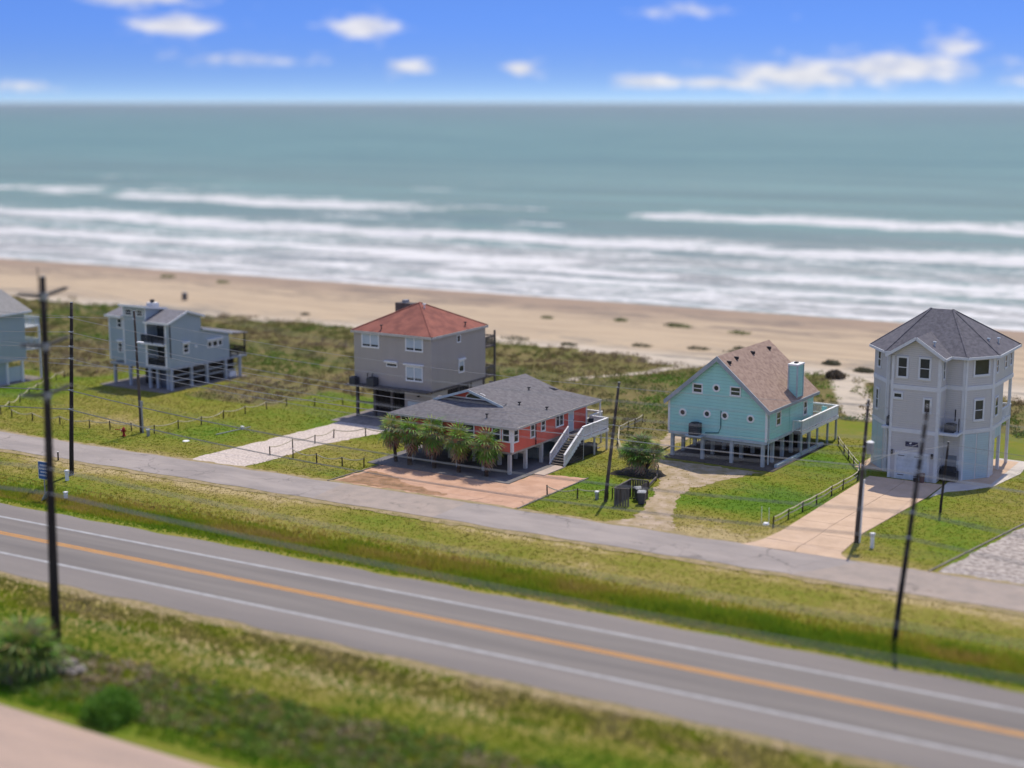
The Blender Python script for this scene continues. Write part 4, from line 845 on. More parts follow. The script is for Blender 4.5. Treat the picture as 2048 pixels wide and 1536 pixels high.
for z in (20.95, 18.02, 15.1):
    c = da * (z / 22.09)
    for s in (-1, 1):
        a = c + Vector((0, s * .16, .02)); e = c + Vector((0, s * 1.9, .30))
        arm = MB().cyl(a, e, .085, .065, 8).build('insulator_arm', insul, pa, smooth=True)
        sh = MB()
        for i in range(9): q = a.lerp(e, .12 + i * .095); sh.cyl(q, q + (e - a).normalized() * .035, .125, .125, 10)
        sh.build('insulator_sheds', insul, arm)
        MB().cyl(e - Vector((.1, 0, 0)), e + Vector((.1, 0, 0)), .05, n=6).build('wire_clamp', zinc, arm)
    MB().cyl(c - Vector((0, 0, .2)), c + Vector((0, 0, .2)), .27, n=10).build('bracket', zinc, pa)
for p_, d_, zs, H_ in ((pb, db, (13.92, 12.67, 11.41, 10.36, 7.6, 5.92), 15.17), (pr, dr_, (13.75, 12.63, 11.58, 10.71, 8.17, 6.59), 14.7)):
    for z in zs:
        c = d_ * (z / H_)
        MB().cyl(c + Vector((0, -.12, 0)), c + Vector((0, -.34, .04)), .045, .035, 8).build('insulator', trim, p_)
        MB().cyl(c - Vector((0, 0, .05)), c + Vector((0, 0, .05)), .175, n=10).build('band', zinc, p_)
for p_, d_, zs, H_ in ((pc, dc, (11.3, 8.2, 6.4), 12.08), (pd, dd, (9.5, 6.4, 5.3), 9.87), (pe, de, (10.4, 7.3, 5.9), 10.74)):
    for z in zs:
        c = d_ * (z / H_); MB().cyl(c + Vector((0, -.08, 0)), c + Vector((0, -.26, .04)), .04, .03, 8).build('insulator', trim, p_)
c = dc * (8.95 / 12.08)
la = MB().tube([c + Vector((.05, 0, 0)), c + Vector((.3, 0, .06)), c + Vector((.5, 0, .06))], .03, 6).build('lamp_arm', zinc, pc); MB().box(c.x + .2, c.y - .16, c.z + .0, c.x + .95, c.y + .16, c.z + .16).build('lamp_head', trim, pc, bevel=.05)
MB().tube([(.3, -.1, 0), (.22, -.08, 3.0), (.2, -.06, 3.2)], .09, 8).build('riser', zinc, pc); MB().box(.14, -.2, 2.7, .36, 0, 3.2).build('meter_box', zinc, pc)
c = de * (7.25 / 10.74)
tr = MB().cyl(c + Vector((.42, 0, -.45)), c + Vector((.42, 0, .4)), .27, n=16).build('transformer', zinc, pe, smooth=False); MB().cyl(c + Vector((.42, 0, .4)), c + Vector((.42, 0, .5)), .29, .12, n=16).build('transformer_lid', trim, tr)
MB().tube([c + Vector((.42, .2, -.4)), c + Vector((.75, .1, -.9)), c + Vector((.4, 0, -1.5)), c + Vector((.15, 0, -1.7))], .025, 5).tube([c + Vector((.3, .2, -.4)), c + Vector((.1, .1, -1.4)), c + Vector((.2, 0, -2.4)), c + Vector((.1, 0, -2.7))], .025, 5).build('jumper_cable', cable_m, pe)
MB().tube([(.4, .15, 4.8), (.35, .15, 4.6), (.24, .1, 0)], .07, 8).build('riser', trim, pe)
WG = 'overhead wires'
def wire(pts, r, label, mat=wire_m, sag=.018):
    """pts: attachment points; hangs in a parabola between them"""
    out = []
    for a, c in zip(pts, pts[1:]):
        a = Vector(a); c = Vector(c); L = (c - a).length; s = sag * L * min(1, L / 90)
        n = 26
        for i in range(n + (c == Vector(pts[-1]))): f = i / n; q = a.lerp(c, f); q.z -= 4 * s * f * (1 - f); out.append(q)
    tag(MB().tube(out, r, 5).build('overhead_wire', mat), label, 'wire', WG)
names = ['highest', 'second highest', 'third highest', 'fourth highest', 'second lowest', 'lowest']
for i, (z0, z1) in enumerate(((13.92, 13.75), (12.67, 12.63), (11.41, 11.58), (10.36, 10.71), (7.6, 8.17), (5.92, 6.59))):
    a = db * (z0 / 15.17) + Vector((-98.11, 92.96, 0)); c = dr_ * (z1 / 14.7) + Vector((-23.9, 87.5, 0))
    a.y -= .32; c.y -= .32
    wire([(-176, 94 + .0, z0), a, c, (62, 86.2, z1)], .021 if i < 4 else .042, names[i] + ' of the six wires between the two dark ditch poles', wire_m if i < 4 else cable_m, .022)
for i, (za, zb_, zc) in enumerate(((11.3, 9.5, 10.4), (8.2, 6.4, 7.3), (6.4, 5.3, 5.9))):
    A_ = dc * (za / 12.08) + Vector((-105.14, 108.85, 0)); B_ = dd * (zb_ / 9.87) + Vector((-53.71, 108.0, 0)); C_ = de * (zc / 10.74) + Vector((-32.36, 106.7, 0))
    wire([(-158, 109.4, za), A_, B_, C_, (16, 106.0, zc - .3)], (.018, .022, .034)[i], ('top', 'middle', 'bottom')[i] + ' wire strung along the lawn poles from street light to transformer', wire_m, .02)
for z, r, l in ((9.2, .06, 'lower thick cable hanging along the near verge above the highway'), (10.73, .035, 'upper thin cable hanging along the near verge above the highway')):
    wire([(-150, 62.4, z + .2), (-67.75, 62.3, z), (8, 62.3, z - .1)], r, l, cable_m if r > .05 else wire_m, .012)
for z, nm in ((20.95, 'top'), (18.02, 'middle'), (15.1, 'bottom')):
    c = da * (z / 22.09) + Vector((-67.9, 62.39, 0))
    for s, sd in ((-1, 'landward'), (1, 'seaward')):
        e = c + Vector((0, s * 1.9, .33)); wire([(-170, e.y, e.z + .4), e, (40, e.y, e.z + .4)], .011, nm + ' conductor on the ' + sd + ' arms of the tall transmission pole', wire_m, .028)
wire([Vector((-29.17, 118.46, 0)) + df * .97, (14, 119, 5.4)], .02, 'dark service wire leaving the short rusty pole to the right', cable_m, .03)
wire([Vector((-32.36, 106.93, 0)) + de * .6, Vector((-29.17, 118.46, 0)) + df * .95], .02, 'slack service wire from the transformer pole to the rusty pole', wire_m, .035)
wire([Vector((-32.36, 106.93, 0)) + de * .56, (-32.5, 127.55, 3.9)], .018, 'service wire from the transformer pole to the lavender garage wall', cable_m, .03)

# ------------------------------------------------------------------ rope fences
FP = MB().cyl((0, 0, -.1), (0, 0, .88), .062, .056, 8).mesh('fence_post'); FP.materials.append(post_m)
def fence(name, pts, label, ropes=(.80,), sag=.2, mat=rope_m, r=.045, hgt=1.0):
    o = empty(name, (pts[0][0], pts[0][1], 0), 0, label, 'fence', 'post and rope fences')
    b0 = Vector((pts[0][0], pts[0][1], 0))
    for k, p in enumerate(pts):
        q = bpy.data.objects.new('post', FP); link(q, o); q.location = Vector((p[0], p[1], 0)) - b0; q.rotation_euler = (random.uniform(-.05, .05), random.uniform(-.05, .05), random.uniform(0, 3)); q.scale = (1, 1, hgt * random.uniform(.94, 1.05))
    for a, c in zip(pts, pts[1:]):
        for h in ropes:
            A = Vector((a[0], a[1], h * hgt)) - b0; B = Vector((c[0], c[1], h * hgt)) - b0; L = (B - A).length; s = sag * L / 3 * random.uniform(.7, 1.2)
            MB().tube([A.lerp(B, i / 8) - Vector((0, 0, 4 * s * (i / 8) * (1 - i / 8))) for i in range(9)], r, 5).build('rope', mat, o)
    return o
fence('rope_fence', [(-122, 107.9), (-118.8, 107.7), (-115, 107.8), (-111.1, 108.0), (-108.8, 108.5), (-106.5, 109.1), (-103.7, 109.3), (-103.2, 112.2), (-102.5, 114.8), (-102.6, 118.3), (-102.2, 121.3), (-101.9, 124.4), (-101.1, 126.8), (-98.5, 128.3), (-96.1, 130.1)], 'rope fence turning the corner behind the hydrant up to the taupe house', sag=.24)
fence('rope_fence', [(-124.1, 108.3), (-125.6, 110.8), (-127.5, 114.0), (-130.0, 117.6), (-131.0, 119.8), (-132.8, 122.9), (-134.1, 125.5), (-134.6, 127.3)], 'rope fence climbing between the left-edge house and the blue-grey house', sag=.24)
fence('rope_fence', [(-87.9, 107.6), (-88.0, 111.1), (-87.3, 113.6), (-87.3, 116.6), (-85.0, 118.7), (-82.0, 119.5)], 'rope fence along the right of the white shell driveway', sag=.22)
fence('rope_fence', [(-85.3, 107.7), (-82.3, 107.3), (-79.6, 107.5), (-77.6, 108.0)], 'short sagging rope fence left of the salmon parking pad', sag=.3)
fence('rope_fence', [(-58.7, 107.5), (-56.1, 107.9), (-53.95, 109.2)], 'short rope fence between the salmon pad and the leaning pole', sag=.28)
fence('rope_fence', [(-64.4, 138.1), (-64.1, 135.6), (-64.2, 134.3), (-64.0, 131.9), (-62.1, 127.7), (-59.6, 123.4)], 'rope fence between the red house and the turquoise house', ropes=(.8, .45), sag=.08)
fence('rope_fence', [(-39.1, 107.7), (-38.9, 110.5), (-38.7, 113.2), (-38.45, 115.9), (-38.3, 119.2), (-38.15, 121.7), (-38.0, 125.3), (-38.9, 128.6), (-40.0, 130.5), (-41.2, 132.8), (-42.3, 134.9), (-43.9, 138.1)], 'double-rope fence on the left of the concrete driveway', ropes=(.82, .48), sag=.07)
fence('rail_fence', [(-52.4, 113.8), (-53.0, 116.6), (-54.2, 119.6)], 'low grey rail curving beside the big palm clump', ropes=(.5, .3), sag=.0, mat=wood_g, r=.06, hgt=.7)

# ------------------------------------------------------------------ small things
redp = M('hydrant_red', (.32, .015, .02), .5)
hy = empty('fire_hydrant', (-105.4, 106.9, 0), 0, 'red fire hydrant on the lawn by the street-light pole', 'hydrant')
MB().cyl((0, 0, 0), (0, 0, .1), .2, n=12).cyl((0, 0, .1), (0, 0, .72), .13, .12, n=12).build('barrel', redp, hy); MB().cyl((0, 0, .72), (0, 0, .78), .17, n=12).cyl((0, 0, .78), (0, 0, .93), .14, .04, n=12).build('bonnet', redp, hy)
MB().cyl((-.3, 0, .58), (.3, 0, .58), .075, n=10).cyl((0, -.25, .55), (0, 0, .55), .09, n=10).build('outlet', redp, hy); MB().cyl((-.34, 0, .58), (-.3, 0, .58), .09, n=8).build('outlet_cap', trim, hy)
MB().cyl((-1.0, -.15, .62), (-.3, 0, .6), .04, n=8).build('valve_bar', redp, hy)
def pedestal(x, y, h, label, m=None):
    o = empty('utility_pedestal', (x, y, 0), 0, label, 'pedestal'); MB().box(-.12, -.12, 0, .12, .12, h * .8).build('body', m or zinc, o, bevel=.02); MB().box(-.16, -.16, h * .8, .16, .16, h).build('lid', trim, o, bevel=.03); return o
pedestal(-103.35, 108.1, .75, 'grey utility pedestal at the foot of the street-light pole'); pedestal(-30.9, 106.1, 1.15, 'slim white meter post right of the transformer pole', trim)
pedestal(-54.6, 108.5, .7, 'small pale pedestal left of the leaning brown pole'); pedestal(-96.9, 91.3, .95, 'short white marker post by the dark verge pole', trim)
pedestal(-92.6, 87.0, .55, 'squat pale pipe stub standing in the ditch', trim)
o = empty('bollard', (-103.2, 96.3, 0), 0, 'dark bollard at the edge of the shore road behind the tall pole', 'bollard'); MB().cyl((0, 0, 0), (0, 0, .8), .07, n=8).build('shaft', post_m, o); MB().cyl((0, 0, .8), (0, 0, .84), .075, n=8).build('cap', trim, o)
for i, (x, y, l) in enumerate(((-53.9, 108.85, 'nearer dark stake right of the leaning brown pole'), (-53.55, 109.2, 'farther dark stake right of the leaning brown pole'))): tag(MB().cyl((x, y, 0), (x + .03, y, .95), .06, .05, 8).build('stake', post_m), l, 'stake')
sg = empty('blue_road_sign', (-94.6, 86.6, 0), 0, 'blue road sign with white lettering half hidden by the tall pole', 'sign')
bl = M('sign_blue', (.012, .10, .30), .4, (.015, .12, .33), ns=1, spec=.5)
MB().cyl((0, .04, -.5), (0, .04, 2.9), .045, n=8).build('post', zinc, sg)
bd_ = MB().box(-.55, -.02, 1.45, .75, .02, 2.9).build('board', bl, sg, bevel=.01); MB().box(-.57, -.015, 1.43, .77, .015, 1.45).box(-.57, -.015, 2.9, .77, .015, 2.92).box(-.57, -.015, 1.43, -.55, .015, 2.92).build('border', trim, bd_)
for (u0, u1, z0) in ((-.35, .55, 2.55), (-.45, .6, 2.25), (-.3, .5, 1.98), (-.42, .3, 1.7)):
    lt = MB(); u = u0
    while u < u1: w_ = random.uniform(.07, .13); lt.box(u, -.03, z0, u + w_ * .72, -.021, z0 + .13); u += w_ + .03
    lt.build('lettering', trim, bd_)
MB().beam((-.05, -.1, -.3), (.55, -.1, .5), .5, .06).build('base_panel', MATS['pale_blue_trim'], sg)
# bin pen
pen = empty('bin_pen', (-51.2, 107.6, 0), 0, 'grey wooden bin pen with open front on the lawn', 'enclosure')
def boards(par, a, c, h, w=.16, gap=.03):
    a = Vector(a); c = Vector(c); L = (c - a).length; d = (c - a) / L; n = int(L / (w + gap))
    for i in range(n): p = a + d * ((i + .5) * L / n); board(par, p, d, w, h)
def board(par, p, d, w, h):
    n_ = Vector((d.y, -d.x, 0)) * .015; e = d * (w / 2); hh = h + random.uniform(-.03, .03)
    MB().extr([p - e - n_, p + e - n_, p + e + n_, p - e + n_], (0, 0, hh)).build('plank', wood_g if random.random() < .6 else timber, par)
boards(pen, (-1.25, -.35, 0), (-.05, .05, 0), 1.45); boards(pen, (-1.25, -.3, 0), (-1.35, 3.1, 0), 1.45); boards(pen, (-1.3, 3.1, 0), (.15, 3.2, 0), 1.45)
boards(pen, (.12, 1.9, 0), (.12, 3.2, 0), 1.45)
for a, c in (((-1.25, -.34), (-.05, .06)), ((-1.27, -.3), (-1.37, 3.1)), ((-1.3, 3.14), (.15, 3.24))): MB().beam((a[0], a[1], 1.5), (c[0], c[1], 1.5), .14, .05).build('top_rail', wood_g, pen)
for i, (x, y, s, l) in enumerate(((-50.75, 108.9, 1.0, 'nearer dark wheelie bin with grey lid in front of the pen'), (-51.5, 109.9, 1.0, 'farther dark wheelie bin with grey lid inside the pen'))):
    o = empty('wheelie_bin', (x, y, 0), rad(20 + 25 * i), l, 'bin'); MB().add([(-.24, -.3, .08), (.24, -.3, .08), (.24, .24, .08), (-.24, .24, .08), (-.31, -.36, 1.0), (.31, -.36, 1.0), (.31, .36, 1.0), (-.31, .36, 1.0)], [(3, 2, 1, 0), (4, 5, 6, 7), (0, 1, 5, 4), (1, 2, 6, 5), (2, 3, 7, 6), (3, 0, 4, 7)]).build('body', acm, o)
    MB().box(-.35, -.42, 1.0, .35, .4, 1.08).box(-.28, -.3, 1.08, .28, .32, 1.13).build('lid', zinc, o, bevel=.04)
    for s in (-1, 1): MB().cyl((s * .26, .3, .1), (s * .33, .3, .1), .1, n=12).build('wheel', dark, o)
# lavender house forecourt
for x, y, nm, l in ((-31.2, 129.0, 'grill', 'black covered grill in the alcove beside the garage'),):
    o = empty(nm, (x, y, 0), -.1, l, 'grill'); MB().box(-.75, -.35, .1, .75, .4, .95).build('cabinet', dark, o, bevel=.06); MB().cyl((-.55, 0, .95), (.55, 0, .95), .38, n=14).build('hood', dark, o)
o = empty('planter', (-33.0, 127.2, 0), 0, 'brown cylindrical planter right of the garage door', 'planter'); MB().cyl((0, 0, 0), (0, 0, .85), .2, .25, 12).build('pot', M('brown_pot', (.18, .11, .09), .8), o)
o = empty('small_pot', (-33.6, 127.25, 0), 0, 'small dark pot at the foot of the garage door', 'pot'); MB().cyl((0, 0, 0), (0, 0, .35), .12, .17, 10).build('pot', dark, o)
tag(MB().cyl((-98.0, 111.8, .06), (-97.4, 116.3, .05), .05, n=6).build('fallen_pipe', zinc), 'long white pipe lying on the lawn left of the shell driveway', 'pipe')
o = pedestal(-97.5, 115.2, .32, 'stubby white standpipe beside the pipe lying on the lawn', trim)
mk = empty('marker_stakes', (-40.0, 108.3, 0), 0, 'pair of thin pale stakes over a grey valve cover by the driveway', 'marker')
for x in (-.35, .25): MB().cyl((x, .2, 0), (x, .2, 1.3), .02, n=6).build('stake', trim, mk)
MB().cyl((.1, 0, 0), (.1, 0, .12), .28, .2, 12).build('valve_cover', trim, mk)
tag(MB().cyl((-98.7, 108.3, 0), (-98.7, 108.3, .05), .35, .3, 14).build('manhole_cover', trim), 'round pale manhole cover on the lawn right of the hydrant', 'manhole')
br = empty('beach_barrel', (-171.5, 189.2, -.1), 0, 'dark barrel standing alone on the open beach', 'barrel'); MB().cyl((0, 0, -.3), (0, 0, 1.3), .45, .45, 12).build('drum', acm, br); MB().cyl((0, 0, 1.3), (0, 0, 1.36), .47, n=12).build('rim', zinc, br)

def at_house(Hs, x, y, z):
    a = Hs.rotation_euler.z; return (Hs.location.x + x * math.cos(a) - y * math.sin(a), Hs.location.y + x * math.sin(a) + y * math.cos(a), z)
def chair(loc, rz, label, m):
    o = empty('patio_chair', loc, rz, label, 'chair'); MB().box(-.26, -.26, .38, .26, .26, .44).build('seat', m, o); MB().extr([(-.26, .22, .44), (.26, .22, .44), (.26, .36, .95), (-.26, .36, .95)], (0, .04, 0)).build('backrest', m, o)
    for x in (-.23, .23):
        for y in (-.23, .23): MB().box(x - .02, y - .02, 0, x + .02, y + .02, .38).build('leg', m, o)
chair(at_house(H2, 1.0, 12.3, 2.03), .5, 'dark patio chair on the red house side deck', dark); chair(at_house(H2, -.6, 14.6, 2.03), 2.2, 'white patio chair at the sea end of the red house deck', trim)
def picnic(loc, rz, label, m):
    o = empty('picnic_table', loc, rz, label, 'table')
    for i in range(4): MB().box(-.9, -.38 + i * .2, .72, .9, -.2 + i * .2, .76).build('table_board', m, o)
    for y in (-.75, .6): MB().box(-.9, y, .42, .9, y + .22, .46).build('bench', m, o)
    for x in (-.65, .65):
        MB().beam((x, -.7, 0), (x, -.2, .72), .06, .1).build('leg', m, o); MB().beam((x, .7, 0), (x, .2, .72), .06, .1).build('leg', m, o)
picnic(at_house(H1, -4.8, 6.0, .05), .1, 'dark picnic table in the shade under the turquoise house', wood_d); picnic(at_house(H2, -6.5, 3.2, .07), -.1, 'grey picnic table in the shade under the red house', wood_g)
for i, (x, y, l) in enumerate(((-7.8, 8.2, 'blue storage box under the back of the turquoise house'), (-2.2, 10.0, 'pale storage box under the sea end of the turquoise house'))):
    p = at_house(H1, x, y, .05); o = empty('storage_box', p, .2 * i, l, 'box'); MB().box(-.55, -.3, 0, .55, .3, .55).build('body', MATS['blue_grey_siding'] if i == 0 else trim, o, bevel=.03); MB().box(-.58, -.33, .55, .58, .33, .62).build('lid', trim, o, bevel=.02)
# ------------------------------------------------------------------ vegetation
def gsamp(A, x, y):
    i = np.clip(np.searchsorted(GRX, x), 0, len(GRX) - 1); j = np.clip(np.searchsorted(GRY, y), 0, len(GRY) - 1); return A[j, i]
leafm = leaf_mat('foliage', .32, .6); grassm = leaf_mat('grass_blades', .5, .7); drym = leaf_mat('dry_leaf', .15, .8)
def leaves(P, size, col, name, mat, parent=None, up=.3):
    n = len(P); d = RNG.normal(size=(n, 3)); d[:, 2] = np.abs(d[:, 2]) * (1 + up); d /= np.linalg.norm(d, axis=1)[:, None]
    q = RNG.normal(size=(n, 3)); u = np.cross(d, q); u /= np.linalg.norm(u, axis=1)[:, None]
    s = np.asarray(size).reshape(-1, 1) * np.ones((n, 1))
    V = np.stack([P - u * s * .35 + d * s * .4, P, P + u * s * .35 + d * s * .4, P + d * s], 1)
    T = np.arange(n * 4).reshape(-1, 4)
    return np_mesh(name, V, T, mat, np.repeat(col, 4, axis=0), parent)
def blades(P, h, w, col, name, mat, k=3, lean=.45, parent=None):
    n = len(P); P = np.repeat(P, k, 0); h = np.repeat(h, k) * RNG.uniform(.6, 1.15, n * k); w = np.repeat(np.broadcast_to(w, (n,)), k)
    a = RNG.uniform(0, 2 * np.pi, n * k); b = RNG.uniform(0, 2 * np.pi, n * k); P = P + np.stack([np.cos(b) * w * 2, np.sin(b) * w * 2, 0 * b], 1)
    dx = np.stack([np.cos(a), np.sin(a), 0 * a], 1); l = RNG.uniform(-lean, lean, n * k)
    L = np.stack([np.cos(b), np.sin(b), 0 * b], 1) * (l * h)[:, None]; up = np.stack([0 * h, 0 * h, h], 1)
    V = np.stack([P - dx * w[:, None], P + dx * w[:, None], P + L + up], 1)
    c = np.repeat(col, k, 0) * RNG.uniform(.84, 1.18, (n * k, 1))
    return np_mesh(name, V, np.arange(n * k * 3).reshape(-1, 3), mat, np.repeat(c, 3, 0), parent)
def pal(t, stops):
    t = np.clip(t, 0, 1); xs = [s[0] for s in stops]; return np.stack([np.interp(t, xs, [s[1][i] for s in stops]) for i in range(3)], -1)
LAWN = [(.1, (.105, .205, .014)), (.36, (.17, .22, .018)), (.58, (.225, .22, .03)), (.8, (.31, .26, .07)), (1, (.42, .34, .16))]
POLY = [[(-93.3, 102), (-87.2, 102), (-86.4, 112), (-83, 126.3), (-91.4, 126.4), (-92.3, 113)], [(-77.3, 102.2), (-58.7, 102.2), (-58.6, 114.4), (-63, 113.6), (-63.3, 109.2), (-76.7, 109.6)],
        [(-39.6, 102), (-31.3, 102), (-32.6, 109.6), (-31.2, 127.4), (-37.6, 127.4), (-38.2, 107)], [(-25.6, 102.2), (40, 102.2), (40, 133), (-19.2, 133), (-22.3, 118.5)],
        [(-31.15, 122.6), (-29.0, 126.6), (-27.4, 129), (-26.4, 140), (-31, 140)],
        [(-56.6, 124.4), (-45.0, 124.2), (-44.6, 138), (-56.2, 139)], [(-78.4, 108.9), (-63, 109.2), (-62.2, 128), (-77, 128)], [(-92.5, 122.5), (-81.5, 122.7), (-81.2, 139), (-92, 139)],
        [(-128, 125.5), (-117, 125.5), (-116, 139.4), (-127.4, 139.6)], [(-39, 129.5), (-27.5, 129.5), (-27.5, 140), (-39, 140)], [(-146.5, 114), (-136, 114), (-136, 126.3), (-146, 126.3)]]
TRACK = [(-51.4, 102.15), (-45.0, 102.15), (-46.4, 105), (-47.6, 108.2), (-48.9, 112), (-49.4, 115.5), (-48.4, 118.5), (-46.6, 122.6), (-46.0, 124), (-57.2, 124), (-57.4, 134), (-60.6, 137), (-58.6, 128), (-56, 122.6), (-53.4, 118.5), (-51.4, 113), (-50.2, 108), (-49.4, 105)]
def inside(P, x, y):
    r = np.zeros(len(x), bool); n = len(P)
    for i in range(n):
        (x0, y0), (x1, y1) = P[i], P[(i + 1) % n]
        c = ((y0 > y) != (y1 > y)) & (x < (x1 - x0) * (y - y0) / ((y1 - y0) if y1 != y0 else 1e-9) + x0); r ^= c
    return r
def blocked(x, y, track=True):
    r = np.zeros(len(x), bool)
    for P in POLY: r |= inside(P, x, y)
    if track: r |= inside(TRACK, x, y) & (RNG.random(len(x)) < .85)
    return r
# mown lawn and verge
n = 115000; x = RNG.uniform(-150, 5, n); y = RNG.uniform(89.0, 142, n); keep = ((y < 96.6) | (y > 102.5)) & ~blocked(x, y) & (gsamp(GSCRUB, x, y) < .6)
x, y = x[keep], y[keep]; dv = gsamp(GDRY, x, y) + RNG.normal(0, .06, len(x)) + (fbm(x / 1.8, y / 1.8, 61) - .5) * .5
col = pal(dv, LAWN); tag(blades(np.stack([x, y, np.zeros(len(x))], 1), .03 + .065 * fbm(x / 2, y / 2, 8) * RNG.uniform(.6, 1.4, len(x)), .045, col, 'lawn_grass', grassm), 'short olive lawn grass round the houses', 'grass', kind='stuff')
# ditch reeds
n = 42000; x = RNG.uniform(-125, 8, n); y = 86.5 + RNG.normal(0, 1.4, n); m = (y > 83.4) & (y < 91); x, y = x[m], y[m]
hh = (.25 + .75 * np.exp(-((y - 86.8) / 1.9) ** 2)) * (.45 + .9 * fbm(x / 4, y / 2, 14)) * np.interp(x, [-125, -95, -70, 8], [.35, .4, .75, 1.0])
tt = fbm(x / 5, y / 1.5, 19) + RNG.normal(0, .08, len(x)) + .12 * (y - 86.8) / 2
col = pal(tt, [(.2, (.16, .28, .018)), (.42, (.30, .37, .025)), (.6, (.42, .37, .05)), (.85, (.46, .33, .10))]); tag(blades(np.stack([x, y, ground_z(x, y)], 1), hh, .035, col, 'ditch_grass', grassm, k=4, lean=.25), 'tall rank grass filling the ditch beside the highway', 'grass', kind='stuff')
# near verge below the highway
n = 60000; x = RNG.uniform(-92, 6, n); y = RNG.uniform(54.2, 70.0, n); e_ = y + 1.2 * (fbm(x / 5, y / 5, 33) - .5)
hh = np.where((e_ > 62.3) & (e_ < 65.8), .12, .22) * RNG.uniform(.6, 1.5, len(x)); hh = np.where(e_ > 69.0, .08, hh)
dv = np.where((e_ > 62.3) & (e_ < 65.8), .10, .42) + (fbm(x / 2.2, y / 1.6, 35) - .5) * .9 + np.where(e_ > 66.5, .1, 0) + np.where(e_ < 55.6, -.45, 0)
tag(blades(np.stack([x, y, ground_z(x, y)], 1), hh, .04, pal(dv, [(.0, (.11, .26, .012)), (.3, (.26, .33, .018)), (.55, (.27, .25, .07)), (.8, (.38, .31, .16)), (1, (.5, .42, .29))]), 'verge_grass', grassm), 'rough mixed grass on the verge nearest the camera', 'grass', kind='stuff')
n = 2600; x = RNG.uniform(-92, 0, n); y = RNG.uniform(55.4, 62.0, n); nl = 30
P = np.repeat(np.stack([x, y, ground_z(x, y)], 1), nl, 0); r_ = np.repeat(RNG.uniform(.2, .55, n), nl); o_ = RNG.normal(size=(n * nl, 3)); o_ /= np.linalg.norm(o_, axis=1)[:, None]; o_[:, 2] = np.abs(o_[:, 2]) * .9
P = P + o_ * r_[:, None] * RNG.uniform(.5, 1, (n * nl, 1)); tt = np.repeat(fbm(x / 4, y / 3, 41) - .22 + RNG.normal(0, .15, n), nl)
tag(leaves(P, RNG.uniform(.10, .22, n * nl), pal(tt, [(.2, (.16, .27, .035)), (.40, (.26, .27, .09)), (.55, (.36, .28, .15)), (.72, (.46, .35, .23)), (.9, (.46, .39, .28))]) * RNG.uniform(.7, 1.3, (n * nl, 1)), 'near_scrub', drym), 'brown and green scrub at the bottom of the picture', 'scrub', kind='stuff')
# dune scrub behind the houses
n = 15500; x = RNG.uniform(-265, 22, n); y = RNG.uniform(122, 182, n); keep = (gsamp(GSCRUB, x, y) > .55) & (gsamp(GSAND, x, y) < RNG.uniform(.25, 1.0, n)) & ~blocked(x, y, False); x, y = x[keep], y[keep]; n = len(x); nl = 30
P = np.repeat(np.stack([x, y, ground_z(x, y)], 1), nl, 0); big = fbm(x / 9, y / 6, 71); r_ = np.repeat(.18 + .65 * big * RNG.uniform(.6, 1.4, n), nl); o_ = RNG.normal(size=(n * nl, 3)); o_ /= np.linalg.norm(o_, axis=1)[:, None]; o_[:, 2] = np.abs(o_[:, 2]) * .75; o_[:, :2] *= 1.35
P = P + o_ * r_[:, None] * RNG.uniform(.35, 1, (n * nl, 1))
tt = fbm(x / 13, y / 8, 73) + .35 * (fbm(x / 3, y / 3, 74) - .5) + RNG.normal(0, .05, n)
for xc, yc, w, a in ((-66, 150, 9, -.30), (-62, 146, 6, -.25), (-18, 150, 14, -.2), (-110, 131, 9, .12), (-62, 139, 5, .22), (-150, 150, 14, -.1)): tt += a * np.exp(-(((x - xc) ** 2 + (y - yc) ** 2) / w ** 2))
col = pal(np.repeat(tt, nl), [(.15, (.13, .27, .022)), (.34, (.15, .20, .035)), (.48, (.19, .18, .055)), (.6, (.23, .17, .08)), (.76, (.27, .20, .125)), (1, (.34, .29, .23))]) * RNG.uniform(.65, 1.35, (n * nl, 1))
tag(leaves(P, RNG.uniform(.11, .24, n * nl), col, 'dune_scrub', drym), 'brown and green dune scrub between the houses and the beach', 'scrub', kind='stuff')

# fan palms
def frond_mesh(name, L, R_, n, cols, droop):
    V = []; T = []; Cc = []
    def add(p, c): V.append(p); Cc.append(c); return len(V) - 1
    def bend(x, y, z=0): return (x, y, z - droop * x * x)
    for k in range(3):
        x0, x1 = L * k / 3, L * (k + 1) / 3; a = add(bend(x0, -.02), cols[1]); b_ = add(bend(x0, .02), cols[1]); c_ = add(bend(x1, .02), cols[1]); d_ = add(bend(x1, -.02), cols[1]); T += [(a, b_, c_), (a, c_, d_)]
    for i in range(n):
        a = (i / (n - 1) - .5) * rad(250); r = R_ * (1 - .25 * abs(i / (n - 1) - .5) * 2) * random.uniform(.85, 1.1); w = .06
        dx, dy = math.cos(a), math.sin(a); c = tuple(x * random.uniform(.75, 1.3) for x in cols[0])
        b0 = add(bend(L, 0), cols[1]); m0 = add(bend(L + dx * r * .55 - dy * w, dy * r * .55 + dx * w, .03), c); m1 = add(bend(L + dx * r * .55 + dy * w, dy * r * .55 - dx * w, .03), c)
        tp = add(bend(L + dx * r, dy * r, -.28 * r * random.uniform(.5, 1.3)), tuple(x * 1.25 for x in c)); T += [(b0, m0, m1), (m0, tp, m1)]
    me = bpy.data.meshes.new(name); me.from_pydata(V, [], T); at = me.attributes.new('Col', 'FLOAT_COLOR', 'POINT'); at.data.foreach_set('color', np.array([(*c, 1) for c in Cc], np.float32).ravel()); return me
FR = []
